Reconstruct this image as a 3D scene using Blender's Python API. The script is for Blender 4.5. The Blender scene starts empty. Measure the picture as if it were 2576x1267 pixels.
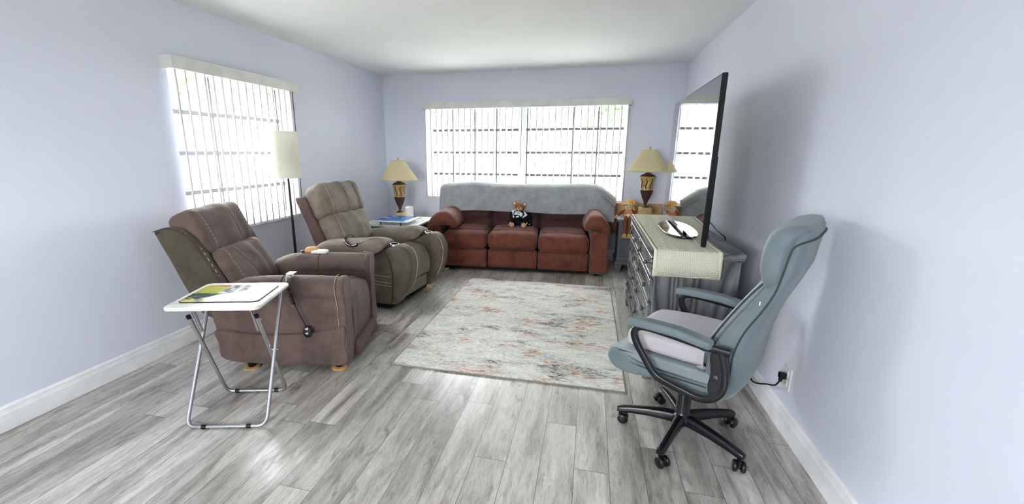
import bpy, bmesh, math, random
from mathutils import Vector, Matrix, noise
from mathutils.bvhtree import BVHTree
random.seed(7)
R = math.radians
SC = bpy.context.scene
COL = SC.collection

# ------------------------------------------------------------------ camera
cam_data = bpy.data.cameras.new('camera')
cam = bpy.data.objects.new('camera', cam_data)
COL.objects.link(cam)
YAW, PITCH, ROLL = -0.2427, 0.2311, 0.0009
fwd = Vector((math.sin(YAW)*math.cos(PITCH), math.cos(YAW)*math.cos(PITCH), -math.sin(PITCH)))
rgt = Vector((math.cos(YAW), -math.sin(YAW), 0))
upv = rgt.cross(fwd)
r2 = rgt*math.cos(ROLL) + upv*math.sin(ROLL)
u2 = -rgt*math.sin(ROLL) + upv*math.cos(ROLL)
cam.matrix_world = Matrix(((r2.x, u2.x, -fwd.x, 0), (r2.y, u2.y, -fwd.y, 0), (r2.z, u2.z, -fwd.z, 1.4217), (0, 0, 0, 1)))
cam_data.sensor_width = 36
cam_data.lens = 1097.44*36/2576
cam_data.shift_x = 78.44/2576
cam_data.shift_y = 4.87/2576
cam_data.clip_start = 0.02
cam_data.clip_end = 300
SC.camera = cam

# ------------------------------------------------------------------ world, light, exposure
SC.view_settings.view_transform = 'Standard'
SC.view_settings.look = 'None'
SC.view_settings.gamma = 1
SC.view_settings.use_curve_mapping = False
SC.view_settings.exposure = 2.1
SC.cycles.use_denoising = True
SC.cycles.max_bounces = 12
SC.cycles.diffuse_bounces = 7
SC.cycles.glossy_bounces = 4
SC.cycles.transmission_bounces = 8
SC.cycles.transparent_max_bounces = 24
SC.cycles.sample_clamp_indirect = 8
SC.cycles.filter_width = 1.0
SC.cycles.caustics_reflective = False
SC.cycles.caustics_refractive = False
SKY = 11.0
world = bpy.data.worlds.new('overcast_sky')
SC.world = world
world.use_nodes = True
bg = world.node_tree.nodes['Background']
bg.inputs['Color'].default_value = (0.965, 0.96, 1.0, 1)
bg.inputs['Strength'].default_value = SKY

XL, XR, YB, YF, ZC = -2.893, 1.048, 5.962, -1.7, 2.44      # room faces
WL = (2.617, 3.925, 0.795, 2.03)                             # left window: y0,y1,z0,z1
WB = (-2.262, 0.421, 0.79, 2.02)                             # back window: x0,x1,z0,z1
WF = (-1.9, -0.5, 0.95, 2.0)                                  # unseen window behind the camera, added and sized for fill light

def portal(name, loc, rot, sx, sy):
    d = bpy.data.lights.new(name, 'AREA')
    d.shape = 'RECTANGLE'; d.size = sx; d.size_y = sy; d.energy = 1
    d.cycles.is_portal = True
    o = bpy.data.objects.new(name, d); o.location = loc; o.rotation_euler = rot
    COL.objects.link(o)
portal('window_daylight', (XL-0.205, (WL[0]+WL[1])/2, (WL[2]+WL[3])/2), (R(90), 0, R(-90)), WL[1]-WL[0], WL[3]-WL[2])
portal('window_daylight', ((WB[0]+WB[1])/2, YB+0.205, (WB[2]+WB[3])/2), (R(90), 0, R(180)), WB[1]-WB[0], WB[3]-WB[2])
portal('window_daylight', ((WF[0]+WF[1])/2, YF-0.205, (WF[2]+WF[3])/2), (R(90), 0, 0), WF[1]-WF[0], WF[3]-WF[2])  # portal for the added window behind the camera

# ------------------------------------------------------------------ materials
def lin(c):
    f = lambda v: v/12.92 if v <= 0.04045 else ((v+0.055)/1.055)**2.4
    return tuple(f(x/255) for x in c) + (1,)

class NT:
    def __init__(s, name):
        s.m = bpy.data.materials.new(name); s.m.use_nodes = True
        s.t = s.m.node_tree; s.n = s.t.nodes; s.l = s.t.links
        s.b = s.n['Principled BSDF']; s.out = s.n['Material Output']
    def node(s, typ, **kw):
        nd = s.n.new(typ)
        for k, v in kw.items():
            if k.startswith('i_'):
                nd.inputs[k[2:].replace('_', ' ')].default_value = v
            else: setattr(nd, k, v)
        return nd
    def link(s, a, b): s.l.new(a, b)
    def coord(s, scale=(1, 1, 1), kind='Object'):
        tc = s.node('ShaderNodeTexCoord'); mp = s.node('ShaderNodeMapping')
        mp.inputs['Scale'].default_value = scale
        s.link(tc.outputs[kind], mp.inputs['Vector']); return mp.outputs['Vector']
    def noise(s, vec, scale, detail=4, rough=0.55, dist=0):
        nd = s.node('ShaderNodeTexNoise', i_Scale=scale, i_Detail=detail, i_Roughness=rough, i_Distortion=dist)
        s.link(vec, nd.inputs['Vector']); return nd.outputs['Fac']
    def ramp(s, fac, stops):
        nd = s.node('ShaderNodeValToRGB')
        cr = nd.color_ramp
        while len(cr.elements) < len(stops): cr.elements.new(0.5)
        for e, (p, c) in zip(cr.elements, stops):
            e.position = p; e.color = c if len(c) == 4 else tuple(c)+(1,)
        s.link(fac, nd.inputs['Fac']); return nd.outputs['Color']
    def math(s, op, a, b=None, c=None):
        nd = s.node('ShaderNodeMath', operation=op)
        for i, v in enumerate((a, b, c)):
            if v is None: continue
            if isinstance(v, (int, float)): nd.inputs[i].default_value = v
            else: s.link(v, nd.inputs[i])
        return nd.outputs[0]
    def mix(s, fac, a, b, mode='MIX'):
        nd = s.node('ShaderNodeMix', data_type='RGBA', blend_type=mode)
        for sock, v in ((nd.inputs[0], fac), (nd.inputs[6], a), (nd.inputs[7], b)):
            if isinstance(v, (int, float)): sock.default_value = v
            elif isinstance(v, tuple): sock.default_value = v
            else: s.link(v, sock)
        return nd.outputs[2]
    def bump(s, h, strength=0.3, dist=0.01):
        nd = s.node('ShaderNodeBump', i_Strength=strength, i_Distance=dist)
        s.link(h, nd.inputs['Height']); s.link(nd.outputs['Normal'], s.b.inputs['Normal'])

def pm(name, c, rough=0.6, metal=0, spec=0.5, var=None, vscale=6, bump=None, coat=0, sheen=0, vdetail=4):
    k = NT(name)
    k.b.inputs['Roughness'].default_value = rough
    k.b.inputs['Metallic'].default_value = metal
    k.b.inputs['Specular IOR Level'].default_value = spec
    k.b.inputs['Coat Weight'].default_value = coat
    k.b.inputs['Sheen Weight'].default_value = sheen
    k.b.inputs['Sheen Roughness'].default_value = 0.5
    k.b.inputs['Base Color'].default_value = lin(c)
    v = k.coord()
    if var is None: var = tuple(max(0, x*0.93) for x in c)
    f = k.noise(v, vscale, vdetail)
    k.link(k.ramp(f, [(0.35, lin(c)), (0.68, lin(var))]), k.b.inputs['Base Color'])
    if bump:
        k.bump(k.noise(v, bump[0], 5), bump[1], bump[2] if len(bump) > 2 else 0.004)
    return k.m

M = {}
M['wall'] = pm('wall_paint_lavender', (222, 225, 238), 0.7, spec=0.25, var=(219, 222, 235), vscale=1.2, bump=(160, 0.06, 0.002))
M['ceiling'] = pm('ceiling_paint', (232, 233, 232), 0.85, spec=0.2, var=(229, 230, 229), vscale=1.5, bump=(90, 0.08, 0.003))
M['white_trim'] = pm('white_trim_paint', (246, 246, 246), 0.35, spec=0.4)
M['white_metal'] = pm('white_window_metal', (215, 220, 226), 0.4)
M['grey_metal'] = pm('backlit_bar_grey', (74, 74, 78), 0.5)  # grey carries the backlit shade of the bars in its colour
M['valance'] = pm('ivory_valance', (222, 222, 214), 0.45)
M['sill'] = pm('white_marble_sill', (238, 238, 240), 0.25, var=(214, 214, 218), vscale=9)
M['concrete'] = pm('outer_wall', (205, 205, 200), 0.9)

def vane_mat():
    k = NT('blind_vane_vinyl')
    k.b.inputs['Base Color'].default_value = lin((214, 214, 216)); k.b.inputs['Roughness'].default_value = 0.5
    tr = k.node('ShaderNodeBsdfTranslucent'); tr.inputs['Color'].default_value = lin((236, 236, 232))
    mx = k.node('ShaderNodeMixShader'); mx.inputs[0].default_value = 0.2
    k.link(k.b.outputs[0], mx.inputs[1]); k.link(tr.outputs[0], mx.inputs[2]); k.link(mx.outputs[0], k.out.inputs['Surface'])
    return k.m
M['vane'] = vane_mat()

def glass_mat():
    k = NT('window_glass')
    t = k.node('ShaderNodeBsdfTransparent'); t.inputs['Color'].default_value = (0.96, 0.985, 0.975, 1)
    g = k.node('ShaderNodeBsdfGlossy'); g.inputs['Roughness'].default_value = 0.02
    lw = k.node('ShaderNodeLayerWeight'); lw.inputs['Blend'].default_value = 0.5
    fr = k.math('MULTIPLY_ADD', k.math('POWER', lw.outputs['Facing'], 5.0), 0.6, 0.03)
    mx = k.node('ShaderNodeMixShader')
    k.link(fr, mx.inputs[0]); k.link(t.outputs[0], mx.inputs[1]); k.link(g.outputs[0], mx.inputs[2])
    k.link(mx.outputs[0], k.out.inputs['Surface'])
    return k.m
M['glass'] = glass_mat()

def floor_mat():
    k = NT('grey_wood_plank_floor')
    tc = k.node('ShaderNodeTexCoord'); sp = k.node('ShaderNodeSeparateXYZ')
    k.link(tc.outputs['Object'], sp.inputs[0])
    X, Y = sp.outputs[0], sp.outputs[1]
    px = k.math('DIVIDE', k.math('ADD', X, 0.779+0.156*40), 0.156)
    ix = k.math('FLOOR', px); fx = k.math('FRACT', px)
    wn = k.node('ShaderNodeTexWhiteNoise', noise_dimensions='1D'); k.link(ix, wn.inputs['W'])
    off = k.math('MULTIPLY', wn.outputs['Value'], 1.22)
    py = k.math('DIVIDE', k.math('ADD', k.math('ADD', Y, off), 12.2), 1.22)
    iy = k.math('FLOOR', py); fy = k.math('FRACT', py)
    cb = k.node('ShaderNodeCombineXYZ'); k.link(ix, cb.inputs[0]); k.link(iy, cb.inputs[1])
    w2 = k.node('ShaderNodeTexWhiteNoise', noise_dimensions='3D'); k.link(cb.outputs[0], w2.inputs['Vector'])
    pid = w2.outputs['Value']
    # grain coordinates stretched along the plank, shifted per plank
    gx = k.math('MULTIPLY_ADD', pid, 37.0, k.math('MULTIPLY', X, 1.0))
    gy = k.math('MULTIPLY_ADD', pid, 53.0, k.math('MULTIPLY', Y, 0.14))
    gv = k.node('ShaderNodeCombineXYZ'); k.link(gx, gv.inputs[0]); k.link(gy, gv.inputs[1]); k.link(pid, gv.inputs[2])
    big = k.noise(gv.outputs[0], 9, 6, 0.62, 0.6)
    fine = k.noise(gv.outputs[0], 60, 5, 0.7, 0.3)
    gx2 = k.math('MULTIPLY_ADD', pid, 11.0, X); gy2 = k.math('MULTIPLY_ADD', pid, 5.0, k.math('MULTIPLY', Y, 0.32))
    gv2 = k.node('ShaderNodeCombineXYZ'); k.link(gx2, gv2.inputs[0]); k.link(gy2, gv2.inputs[1])
    kn = k.noise(gv2.outputs[0], 7, 7, 0.7, 1.6)
    base = k.ramp(big, [(0.28, lin((112, 105, 98))), (0.44, lin((168, 162, 155))), (0.6, lin((206, 202, 196))), (0.8, lin((152, 145, 138)))])
    streak = k.ramp(fine, [(0.38, (0.45, 0.44, 0.43)), (0.52, (1, 1, 1))])
    col = k.mix(0.55, base, streak, 'MULTIPLY')
    knots = k.ramp(kn, [(0.31, (0.22, 0.20, 0.19)), (0.41, (1, 1, 1)), (0.72, (1, 1, 1)), (0.8, (0.62, 0.6, 0.58))])
    col = k.mix(0.7, col, knots, 'MULTIPLY')
    tint = k.ramp(pid, [(0.0, (0.68, 0.67, 0.65)), (0.5, (0.95, 0.94, 0.93)), (1.0, (1.16, 1.16, 1.17))])
    col = k.mix(1.0, col, tint, 'MULTIPLY')
    ex = k.math('MINIMUM', fx, k.math('SUBTRACT', 1.0, fx)); ey = k.math('MINIMUM', fy, k.math('SUBTRACT', 1.0, fy))
    gap = k.math('MAXIMUM', k.math('LESS_THAN', ex, 0.009), k.math('LESS_THAN', ey, 0.0012))
    col = k.mix(gap, col, lin((92, 90, 92)))
    k.link(col, k.b.inputs['Base Color'])
    rr = k.ramp(fine, [(0.3, (0.38,)*3), (0.6, (0.27,)*3)]); k.link(rr, k.b.inputs['Roughness'])
    k.b.inputs['Specular IOR Level'].default_value = 0.9
    h = k.math('SUBTRACT', k.math('MULTIPLY', fine, 0.4), gap)
    k.bump(h, 0.12, 0.003)
    return k.m
M['floor'] = floor_mat()

def suede(name, a, b, c, sc=3.0):
    k = NT(name)
    v = k.coord()
    f1 = k.noise(v, sc, 5, 0.6, 0.4); f2 = k.noise(v, sc*5, 4, 0.6)
    col = k.ramp(f1, [(0.33, lin(a)), (0.52, lin(b)), (0.7, lin(c))])
    col = k.mix(0.35, col, k.ramp(f2, [(0.3, (0.62,)*3), (0.65, (1.12,)*3)]), 'MULTIPLY')
    k.link(col, k.b.inputs['Base Color'])
    k.b.inputs['Roughness'].default_value = 0.72; k.b.inputs['Specular IOR Level'].default_value = 0.3
    k.b.inputs['Sheen Weight'].default_value = 0.2; k.b.inputs['Sheen Roughness'].default_value = 0.45
    k.b.inputs['Sheen Tint'].default_value = lin((225, 215, 215))
    w = k.noise(v, 12, 4, 0.55, 1.2)
    h = k.math('MULTIPLY_ADD', k.noise(v, 260, 3), 0.10, w)
    k.bump(h, 0.55, 0.014)
    return k.m
M['suede_mauve'] = suede('mauve_brown_suede', (74, 59, 53), (102, 84, 78), (90, 73, 63))
M['suede_olive'] = suede('olive_brown_suede', (62, 55, 42), (78, 70, 55), (70, 62, 45))
M['suede_taupe'] = suede('taupe_grey_suede', (100, 90, 79), (132, 121, 110), (112, 101, 85))
M['suede_olive_light'] = suede('olive_taupe_suede', (76, 69, 55), (98, 90, 76), (84, 76, 58))
M['suede_plum'] = suede('plum_brown_suede', (80, 58, 54), (98, 74, 70), (72, 53, 49))
M['sofa'] = suede('rust_brown_microfibre', (84, 42, 30), (113, 61, 44), (97, 49, 36), 5)
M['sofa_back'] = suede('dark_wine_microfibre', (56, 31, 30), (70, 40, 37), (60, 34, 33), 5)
M['stitch'] = pm('pale_thread', (196, 184, 162), 0.7)
M['seam'] = pm('dark_seam', (52, 46, 42), 0.8)
M['black'] = pm('black_plastic', (9, 9, 12), 0.35, spec=0.35, var=(12, 12, 15))
M['black_matte'] = pm('black_fabric', (16, 15, 15), 0.9)
M['black_gloss'] = pm('black_gloss', (10, 10, 12), 0.06, coat=0.5)
M['nylon'] = pm('black_nylon', (11, 12, 16), 0.3, spec=0.5, var=(15, 16, 21), bump=(300, 0.05, 0.001))
M['chrome'] = pm('brushed_chrome', (225, 225, 228), 0.16, metal=1)
M['steel'] = pm('satin_steel_tube', (205, 205, 208), 0.22, metal=1)
M['bronze'] = pm('dark_bronze', (44, 34, 32), 0.4, metal=0.6)

def teal_mat(name, a, b):
    k = NT(name); v = k.coord()
    k.link(k.ramp(k.noise(v, 5, 4), [(0.35, lin(a)), (0.65, lin(b))]), k.b.inputs['Base Color'])
    k.b.inputs['Roughness'].default_value = 0.6; k.b.inputs['Sheen Weight'].default_value = 0.2
    k.b.inputs['Specular IOR Level'].default_value = 0.35
    h = k.math('MULTIPLY_ADD', k.noise(v, 400, 2), 0.12, k.noise(v, 9, 3, 0.5, 0.5))
    k.bump(h, 0.25, 0.01)
    return k.m
M['teal'] = teal_mat('blue_grey_velvet', (95, 109, 114), (108, 121, 125))
M['teal_pale'] = teal_mat('pale_blue_grey_velvet', (124, 133, 139), (137, 145, 150))
M['lilac'] = teal_mat('pale_lilac_foam_cover', (176, 170, 176), (188, 182, 187))
M['piping'] = pm('dark_piping', (40, 50, 58), 0.6)

def rug_mat():
    k = NT('distressed_ivory_rug')
    v = k.coord()
    vs = k.coord((2.2, 6.5, 1)); vf = k.coord((7, 24, 1)); vb = k.coord((0.9, 1.8, 1))
    base = k.ramp(k.noise(vs, 2.2, 6, 0.7), [(0.32, lin((206, 203, 196))), (0.5, lin((228, 226, 218))), (0.7, lin((240, 238, 230)))])
    def layer(col, c, region, det, lo, hi, amt):
        reg = k.ramp(region, [(lo, (0,)*3), (hi, (1,)*3)])
        dd = k.ramp(det, [(0.44, (0,)*3), (0.58, (1,)*3)])
        f = k.math('MULTIPLY', k.math('MULTIPLY', reg, dd), amt)
        return k.mix(f, col, lin(c))
    n1 = k.noise(vb, 3.1, 4, 0.6); vb2 = k.node('ShaderNodeMapping'); vb2.inputs['Location'].default_value = (7, 3, 0); k.link(vb, vb2.inputs['Vector'])
    n2 = k.noise(vb2.outputs[0], 2.7, 4, 0.6)
    vb3 = k.node('ShaderNodeMapping'); vb3.inputs['Location'].default_value = (-5, 9, 2); k.link(vb, vb3.inputs['Vector'])
    n3 = k.noise(vb3.outputs[0], 2.9, 4, 0.6)
    det = k.noise(vf, 2.4, 6, 0.72, 0.8); det2 = k.noise(vf, 3.6, 6, 0.75, 1.2)
    col = layer(base, (190, 124, 96), n1, det, 0.51, 0.62, 0.95)
    col = layer(col, (142, 158, 176), n2, det, 0.54, 0.67, 0.6)
    col = layer(col, (196, 176, 138), n2, det2, 0.30, 0.42, 0.0)
    col = layer(col, (58, 56, 56), n3, det2, 0.56, 0.64, 0.95)
    fl = k.ramp(k.noise(vf, 5.5, 6, 0.8, 0.6), [(0.38, lin((104, 95, 84))), (0.475, (1, 1, 1))])
    col = k.mix(0.75, col, fl, 'MULTIPLY')
    k.link(col, k.b.inputs['Base Color'])
    k.b.inputs['Roughness'].default_value = 0.95; k.b.inputs['Specular IOR Level'].default_value = 0.1
    k.bump(k.noise(v, 320, 3), 0.3, 0.004)
    return k.m
M['rug'] = rug_mat()
M['rug_edge'] = pm('rug_binding', (150, 143, 130), 0.95)

def oak_mat(name, horizontal):
    k = NT(name)
    sc = (1, 1, 1)
    tc = k.node('ShaderNodeTexCoord'); mp = k.node('ShaderNodeMapping')
    mp.inputs['Scale'].default_value = (1, 0.13, 1) if horizontal else (1, 1, 0.16)
    k.link(tc.outputs['Object'], mp.inputs['Vector'])
    n = k.noise(mp.outputs[0], 3.0, 2, 0.4, 0.3)
    rings = k.math('FRACT', k.math('MULTIPLY', n, 17.0))
    tri = k.math('ABSOLUTE', k.math('SUBTRACT', rings, 0.5))
    wv = k.ramp(tri, [(0.0, lin((58, 58, 60))), (0.2, lin((98, 99, 100))), (0.5, lin((126, 127, 128)))])
    pores = k.node('ShaderNodeMapping'); pores.inputs['Scale'].default_value = (60, 4, 60) if horizontal else (60, 60, 4)
    k.link(tc.outputs['Object'], pores.inputs['Vector'])
    pf = k.ramp(k.noise(pores.outputs[0], 2.0, 3), [(0.36, (0.6,)*3), (0.5, (1,)*3)])
    k.link(k.mix(0.6, wv, pf, 'MULTIPLY'), k.b.inputs['Base Color'])
    k.b.inputs['Roughness'].default_value = 0.36; k.b.inputs['Specular IOR Level'].default_value = 0.5
    return k.m
M['oak_v'] = oak_mat('grey_limed_oak_upright', False)
M['oak_h'] = oak_mat('grey_limed_oak_lengthwise', True)
M['grey_paint'] = pm('grey_stained_wood', (84, 87, 91), 0.45, var=(72, 75, 79), vscale=14)
M['knob'] = pm('pewter_knob', (96, 96, 100), 0.35, metal=0.8)

def quilt_mat():
    k = NT('cream_quilted_cotton'); v = k.coord()
    k.b.inputs['Base Color'].default_value = lin((226, 224, 190))
    k.b.inputs['Roughness'].default_value = 0.9; k.b.inputs['Specular IOR Level'].default_value = 0.15
    sp = k.node('ShaderNodeSeparateXYZ'); k.link(v, sp.inputs[0])
    s = k.math('ADD', sp.outputs[1], sp.outputs[2])
    a = k.math('SINE', k.math('MULTIPLY', k.math('ADD', sp.outputs[0], s), 300))
    b = k.math('SINE', k.math('MULTIPLY', k.math('SUBTRACT', sp.outputs[0], s), 300))
    h = k.math('MULTIPLY', a, b)
    k.link(k.mix(k.math('MULTIPLY_ADD', h, 0.5, 0.5), lin((206, 202, 178)), lin((230, 226, 206))), k.b.inputs['Base Color'])
    k.bump(h, 0.5, 0.003)
    return k.m
M['quilt'] = quilt_mat()
M['quilt_hem'] = pm('cream_cotton_hem', (224, 220, 198), 0.9, spec=0.15, var=(214, 210, 186), vscale=30)
M['blanket'] = None
def blanket_mat():
    k = NT('grey_fleece'); v = k.coord()
    k.link(k.ramp(k.noise(v, 9, 6, 0.7), [(0.3, lin((140, 143, 146))), (0.7, lin((172, 174, 176)))]), k.b.inputs['Base Color'])
    k.b.inputs['Roughness'].default_value = 1.0; k.b.inputs['Specular IOR Level'].default_value = 0.1
    k.b.inputs['Sheen Weight'].default_value = 0.4
    h = k.math('MULTIPLY_ADD', k.noise(v, 190, 4, 0.7), 0.6, k.noise(v, 14, 3))
    k.bump(h, 0.55, 0.008)
    return k.m
M['blanket'] = blanket_mat()

def shade_mat(name, c, pleat):
    k = NT(name); v = k.coord()
    k.b.inputs['Base Color'].default_value = lin(c); k.b.inputs['Roughness'].default_value = 0.85
    k.b.inputs['Specular IOR Level'].default_value = 0.1
    tr = k.node('ShaderNodeBsdfTranslucent'); tr.inputs['Color'].default_value = lin(c)
    mx = k.node('ShaderNodeMixShader'); mx.inputs[0].default_value = 0.3
    k.link(k.b.outputs[0], mx.inputs[1]); k.link(tr.outputs[0], mx.inputs[2]); k.link(mx.outputs[0], k.out.inputs['Surface'])
    k.bump(k.noise(v, 240, 3), 0.2, 0.002)
    return k.m
M['linen'] = shade_mat('white_linen_shade', (232, 230, 216), False)
M['pleated'] = shade_mat('cream_pleated_shade', (222, 208, 168), True)
M['gold_stone'] = pm('gold_stone', (204, 182, 116), 0.45, var=(178, 152, 88), vscale=18, bump=(60, 0.2, 0.003))
M['gold_leaf'] = pm('antique_gold', (206, 180, 118), 0.4, metal=0.25, var=(160, 128, 70), vscale=25)
M['walnut'] = pm('dark_carved_brown', (74, 52, 36), 0.5, var=(52, 36, 26), vscale=30)
M['candle'] = pm('white_wax', (240, 238, 230), 0.5)
M['pine'] = pm('honey_pine', (206, 164, 112), 0.5, var=(186, 140, 90), vscale=9)
M['coaster'] = pm('birch_coaster', (214, 172, 118), 0.5, var=(196, 152, 100), vscale=12)
M['white_coaster'] = pm('white_coaster', (228, 226, 220), 0.5)

def white_wood():
    k = NT('whitewashed_wood'); tc = k.node('ShaderNodeTexCoord'); mp = k.node('ShaderNodeMapping')
    mp.inputs['Scale'].default_value = (0.35, 2.2, 2); k.link(tc.outputs['Object'], mp.inputs['Vector'])
    n = k.noise(mp.outputs[0], 5, 3, 0.5, 0.6)
    t = k.math('ABSOLUTE', k.math('SUBTRACT', k.math('FRACT', k.math('MULTIPLY', n, 9)), 0.5))
    k.link(k.ramp(t, [(0.0, lin((198, 194, 184))), (0.16, lin((232, 231, 225))), (0.5, lin((238, 237, 232)))]), k.b.inputs['Base Color'])
    k.b.inputs['Roughness'].default_value = 0.3
    return k.m
M['white_wood'] = white_wood()

def print_mat():
    # colourful photographic print: foliage colours at one end, white at the other
    k = NT('printed_mat_face'); tc = k.node('ShaderNodeTexCoord'); sp = k.node('ShaderNodeSeparateXYZ')
    k.link(tc.outputs['Object'], sp.inputs[0]); X, Y = sp.outputs[0], sp.outputs[1]
    mp = k.node('ShaderNodeMapping'); mp.inputs['Scale'].default_value = (5, 9, 1); k.link(tc.outputs['Object'], mp.inputs['Vector'])
    n = k.noise(mp.outputs[0], 2.2, 5, 0.6, 0.6)
    yy = k.math('ADD', k.math('MULTIPLY', Y, 3.2), k.math('MULTIPLY_ADD', n, 0.9, 0.05))
    fol = k.ramp(yy, [(0.12, lin((196, 190, 110))), (0.26, lin((62, 84, 88))), (0.42, lin((70, 92, 96))), (0.50, lin((150, 196, 62))), (0.68, lin((202, 214, 92))), (0.82, lin((232, 206, 96))), (0.95, lin((206, 122, 44)))])
    face = k.ramp(k.noise(mp.outputs[0], 3.1, 4, 0.6, 0.9), [(0.38, lin((84, 84, 88))), (0.5, lin((190, 186, 182))), (0.6, lin((236, 236, 236)))])
    xx = k.math('MULTIPLY_ADD', n, 0.06, X)
    a = k.ramp(xx, [(0.0, (0,)*3), (0.02, (1,)*3)])
    col = k.mix(k.math('GREATER_THAN', xx, -0.035), fol, face)
    col = k.mix(k.math('GREATER_THAN', k.math('MULTIPLY_ADD', Y, 0.1, X), 0.065), col, lin((240, 240, 242)))
    st = k.math('LESS_THAN', k.math('ABSOLUTE', k.math('SUBTRACT', k.math('MULTIPLY_ADD', Y, 0.1, X), 0.018)), 0.012)
    col = k.mix(st, col, lin((240, 240, 240)))
    k.link(col, k.b.inputs['Base Color']); k.b.inputs['Roughness'].default_value = 0.25
    return k.m
M['print'] = print_mat()
def blue_mat():
    k = NT('blue_picture_face'); v = k.coord((1, 2.2, 1))
    n = k.noise(v, 4.0, 2, 0.4, 1.2)
    k.link(k.ramp(n, [(0.32, lin((20, 30, 110))), (0.46, lin((24, 78, 170))), (0.56, lin((58, 150, 210))), (0.66, lin((150, 210, 235)))]), k.b.inputs['Base Color'])
    k.b.inputs['Roughness'].default_value = 0.2
    return k.m
M['blue'] = blue_mat()
M['screen'] = pm('tv_screen_glass', (6, 6, 8), 0.03, spec=0.9, var=(7, 7, 9), coat=1.0)
M['fur'] = pm('brown_plush', (150, 98, 52), 0.95, spec=0.1, var=(132, 84, 42), vscale=40, bump=(260, 0.6, 0.004), sheen=0.4)
M['fur_light'] = pm('tan_plush', (206, 164, 126), 0.95, spec=0.1, var=(190, 146, 108), vscale=40, bump=(260, 0.6, 0.004), sheen=0.4)
M['fur_cream'] = pm('cream_plush', (226, 200, 178), 0.95, spec=0.1, bump=(260, 0.5, 0.004))
M['navy'] = pm('navy_black_cloth', (22, 24, 36), 0.85, spec=0.2, var=(16, 18, 26), vscale=12)
M['white_cloth'] = pm('white_cloth', (232, 232, 234), 0.8)
M['grey_cloth'] = pm('grey_cloth', (120, 124, 128), 0.8)
M['straw'] = pm('straw', (212, 178, 112), 0.9, var=(190, 150, 84), vscale=40, bump=(200, 0.5, 0.004))
M['orange'] = pm('orange_ribbon', (206, 104, 40), 0.8, var=(226, 150, 100), vscale=60)
M['yellow'] = pm('yellow_petal', (232, 178, 30), 0.8)
M['rust_cloth'] = pm('rust_brown_corduroy', (128, 72, 36), 0.9, var=(112, 60, 28), vscale=50)
M['cream_cloth'] = pm('cream_cloth', (228, 216, 196), 0.9)
M['tan'] = pm('tan_cloth', (206, 160, 106), 0.9)
M['outlet'] = pm('white_outlet_plastic', (232, 231, 226), 0.35)
M['grass'] = pm('lawn_grass', (166, 164, 154), 0.95, var=(176, 174, 164), vscale=1.2, bump=(30, 0.5, 0.05))
M['leaf'] = pm('tree_leaf', (88, 120, 84), 0.8, var=(120, 146, 100), vscale=2)
M['bark'] = pm('grey_bark', (112, 104, 98), 0.9)
M['stucco'] = pm('pale_stucco', (196, 192, 182), 0.9)
M['roof'] = pm('grey_roof', (120, 120, 122), 0.9)
M['road'] = pm('asphalt', (150, 150, 152), 0.9)

# ------------------------------------------------------------------ mesh helpers
def V(*a): return Vector(a)
def rotm(x=0, y=0, z=0):
    return Matrix.Rotation(R(z), 3, 'Z') @ Matrix.Rotation(R(y), 3, 'Y') @ Matrix.Rotation(R(x), 3, 'X')

def add_box(bm, lo, hi, rot=None, piv=None):
    vs = [V(x, y, z) for z in (lo[2], hi[2]) for y in (lo[1], hi[1]) for x in (lo[0], hi[0])]
    if rot is not None:
        p = V(*piv) if piv else V(*[(a+b)/2 for a, b in zip(lo, hi)])
        vs = [p + rot @ (v-p) for v in vs]
    b = [bm.verts.new(v) for v in vs]
    for f in ((0, 2, 3, 1), (4, 5, 7, 6), (0, 1, 5, 4), (1, 3, 7, 5), (3, 2, 6, 7), (2, 0, 4, 6)):
        bm.faces.new([b[i] for i in f])

def rbox(bm, c, s, r, n=(6, 6, 6), rot=None, puff=(0, 0, 0), fn=None, rs=3):
    """box of full size s centred on c with rounded edges of radius r, optional bulge and deform"""
    h = [x/2 for x in s]; r = min(r, *[x*0.999 for x in h])
    def axis(i):
        e = h[i]-r
        cs = [e + r*math.tan(R(45*k/rs)) for k in range(1, rs+1)]
        mid = [-e + 2*e*k/n[i] for k in range(n[i]+1)] if e > 1e-6 else [0]
        return [-x for x in reversed(cs)] + mid + cs
    ax = [axis(i) for i in range(3)]
    cache = {}
    def vert(p):
        key = tuple(round(x, 6) for x in p)
        if key in cache: return cache[key]
        q = [max(-(h[i]-r), min(h[i]-r, p[i])) for i in range(3)]
        d = V(*[p[i]-q[i] for i in range(3)])
        w = V(*q) + (d.normalized()*r if d.length > 1e-9 else d)
        t = [min(1, abs(w[i])/h[i]) for i in range(3)]
        o = w.copy()
        for i in range(3):
            j, k = (i+1) % 3, (i+2) % 3
            o[i] += puff[i]*(w[i]/h[i])*(1-t[j]**2)*(1-t[k]**2)
        if fn: o = fn(o)
        if rot is not None: o = rot @ o
        v = bm.verts.new(o+V(*c)); cache[key] = v; return v
    for i in range(3):
        j, k = (i+1) % 3, (i+2) % 3
        for sgn in (-1, 1):
            for a in range(len(ax[j])-1):
                for b in range(len(ax[k])-1):
                    q = []
                    for (aa, bb) in ((a, b), (a+1, b), (a+1, b+1), (a, b+1)):
                        p = [0, 0, 0]; p[i] = sgn*h[i]; p[j] = ax[j][aa]; p[k] = ax[k][bb]; q.append(vert(p))
                    if sgn < 0: q.reverse()
                    q2 = []
                    for v in q:
                        if v not in q2: q2.append(v)
                    if len(q2) > 2:
                        try: bm.faces.new(q2)
                        except ValueError: pass

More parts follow.
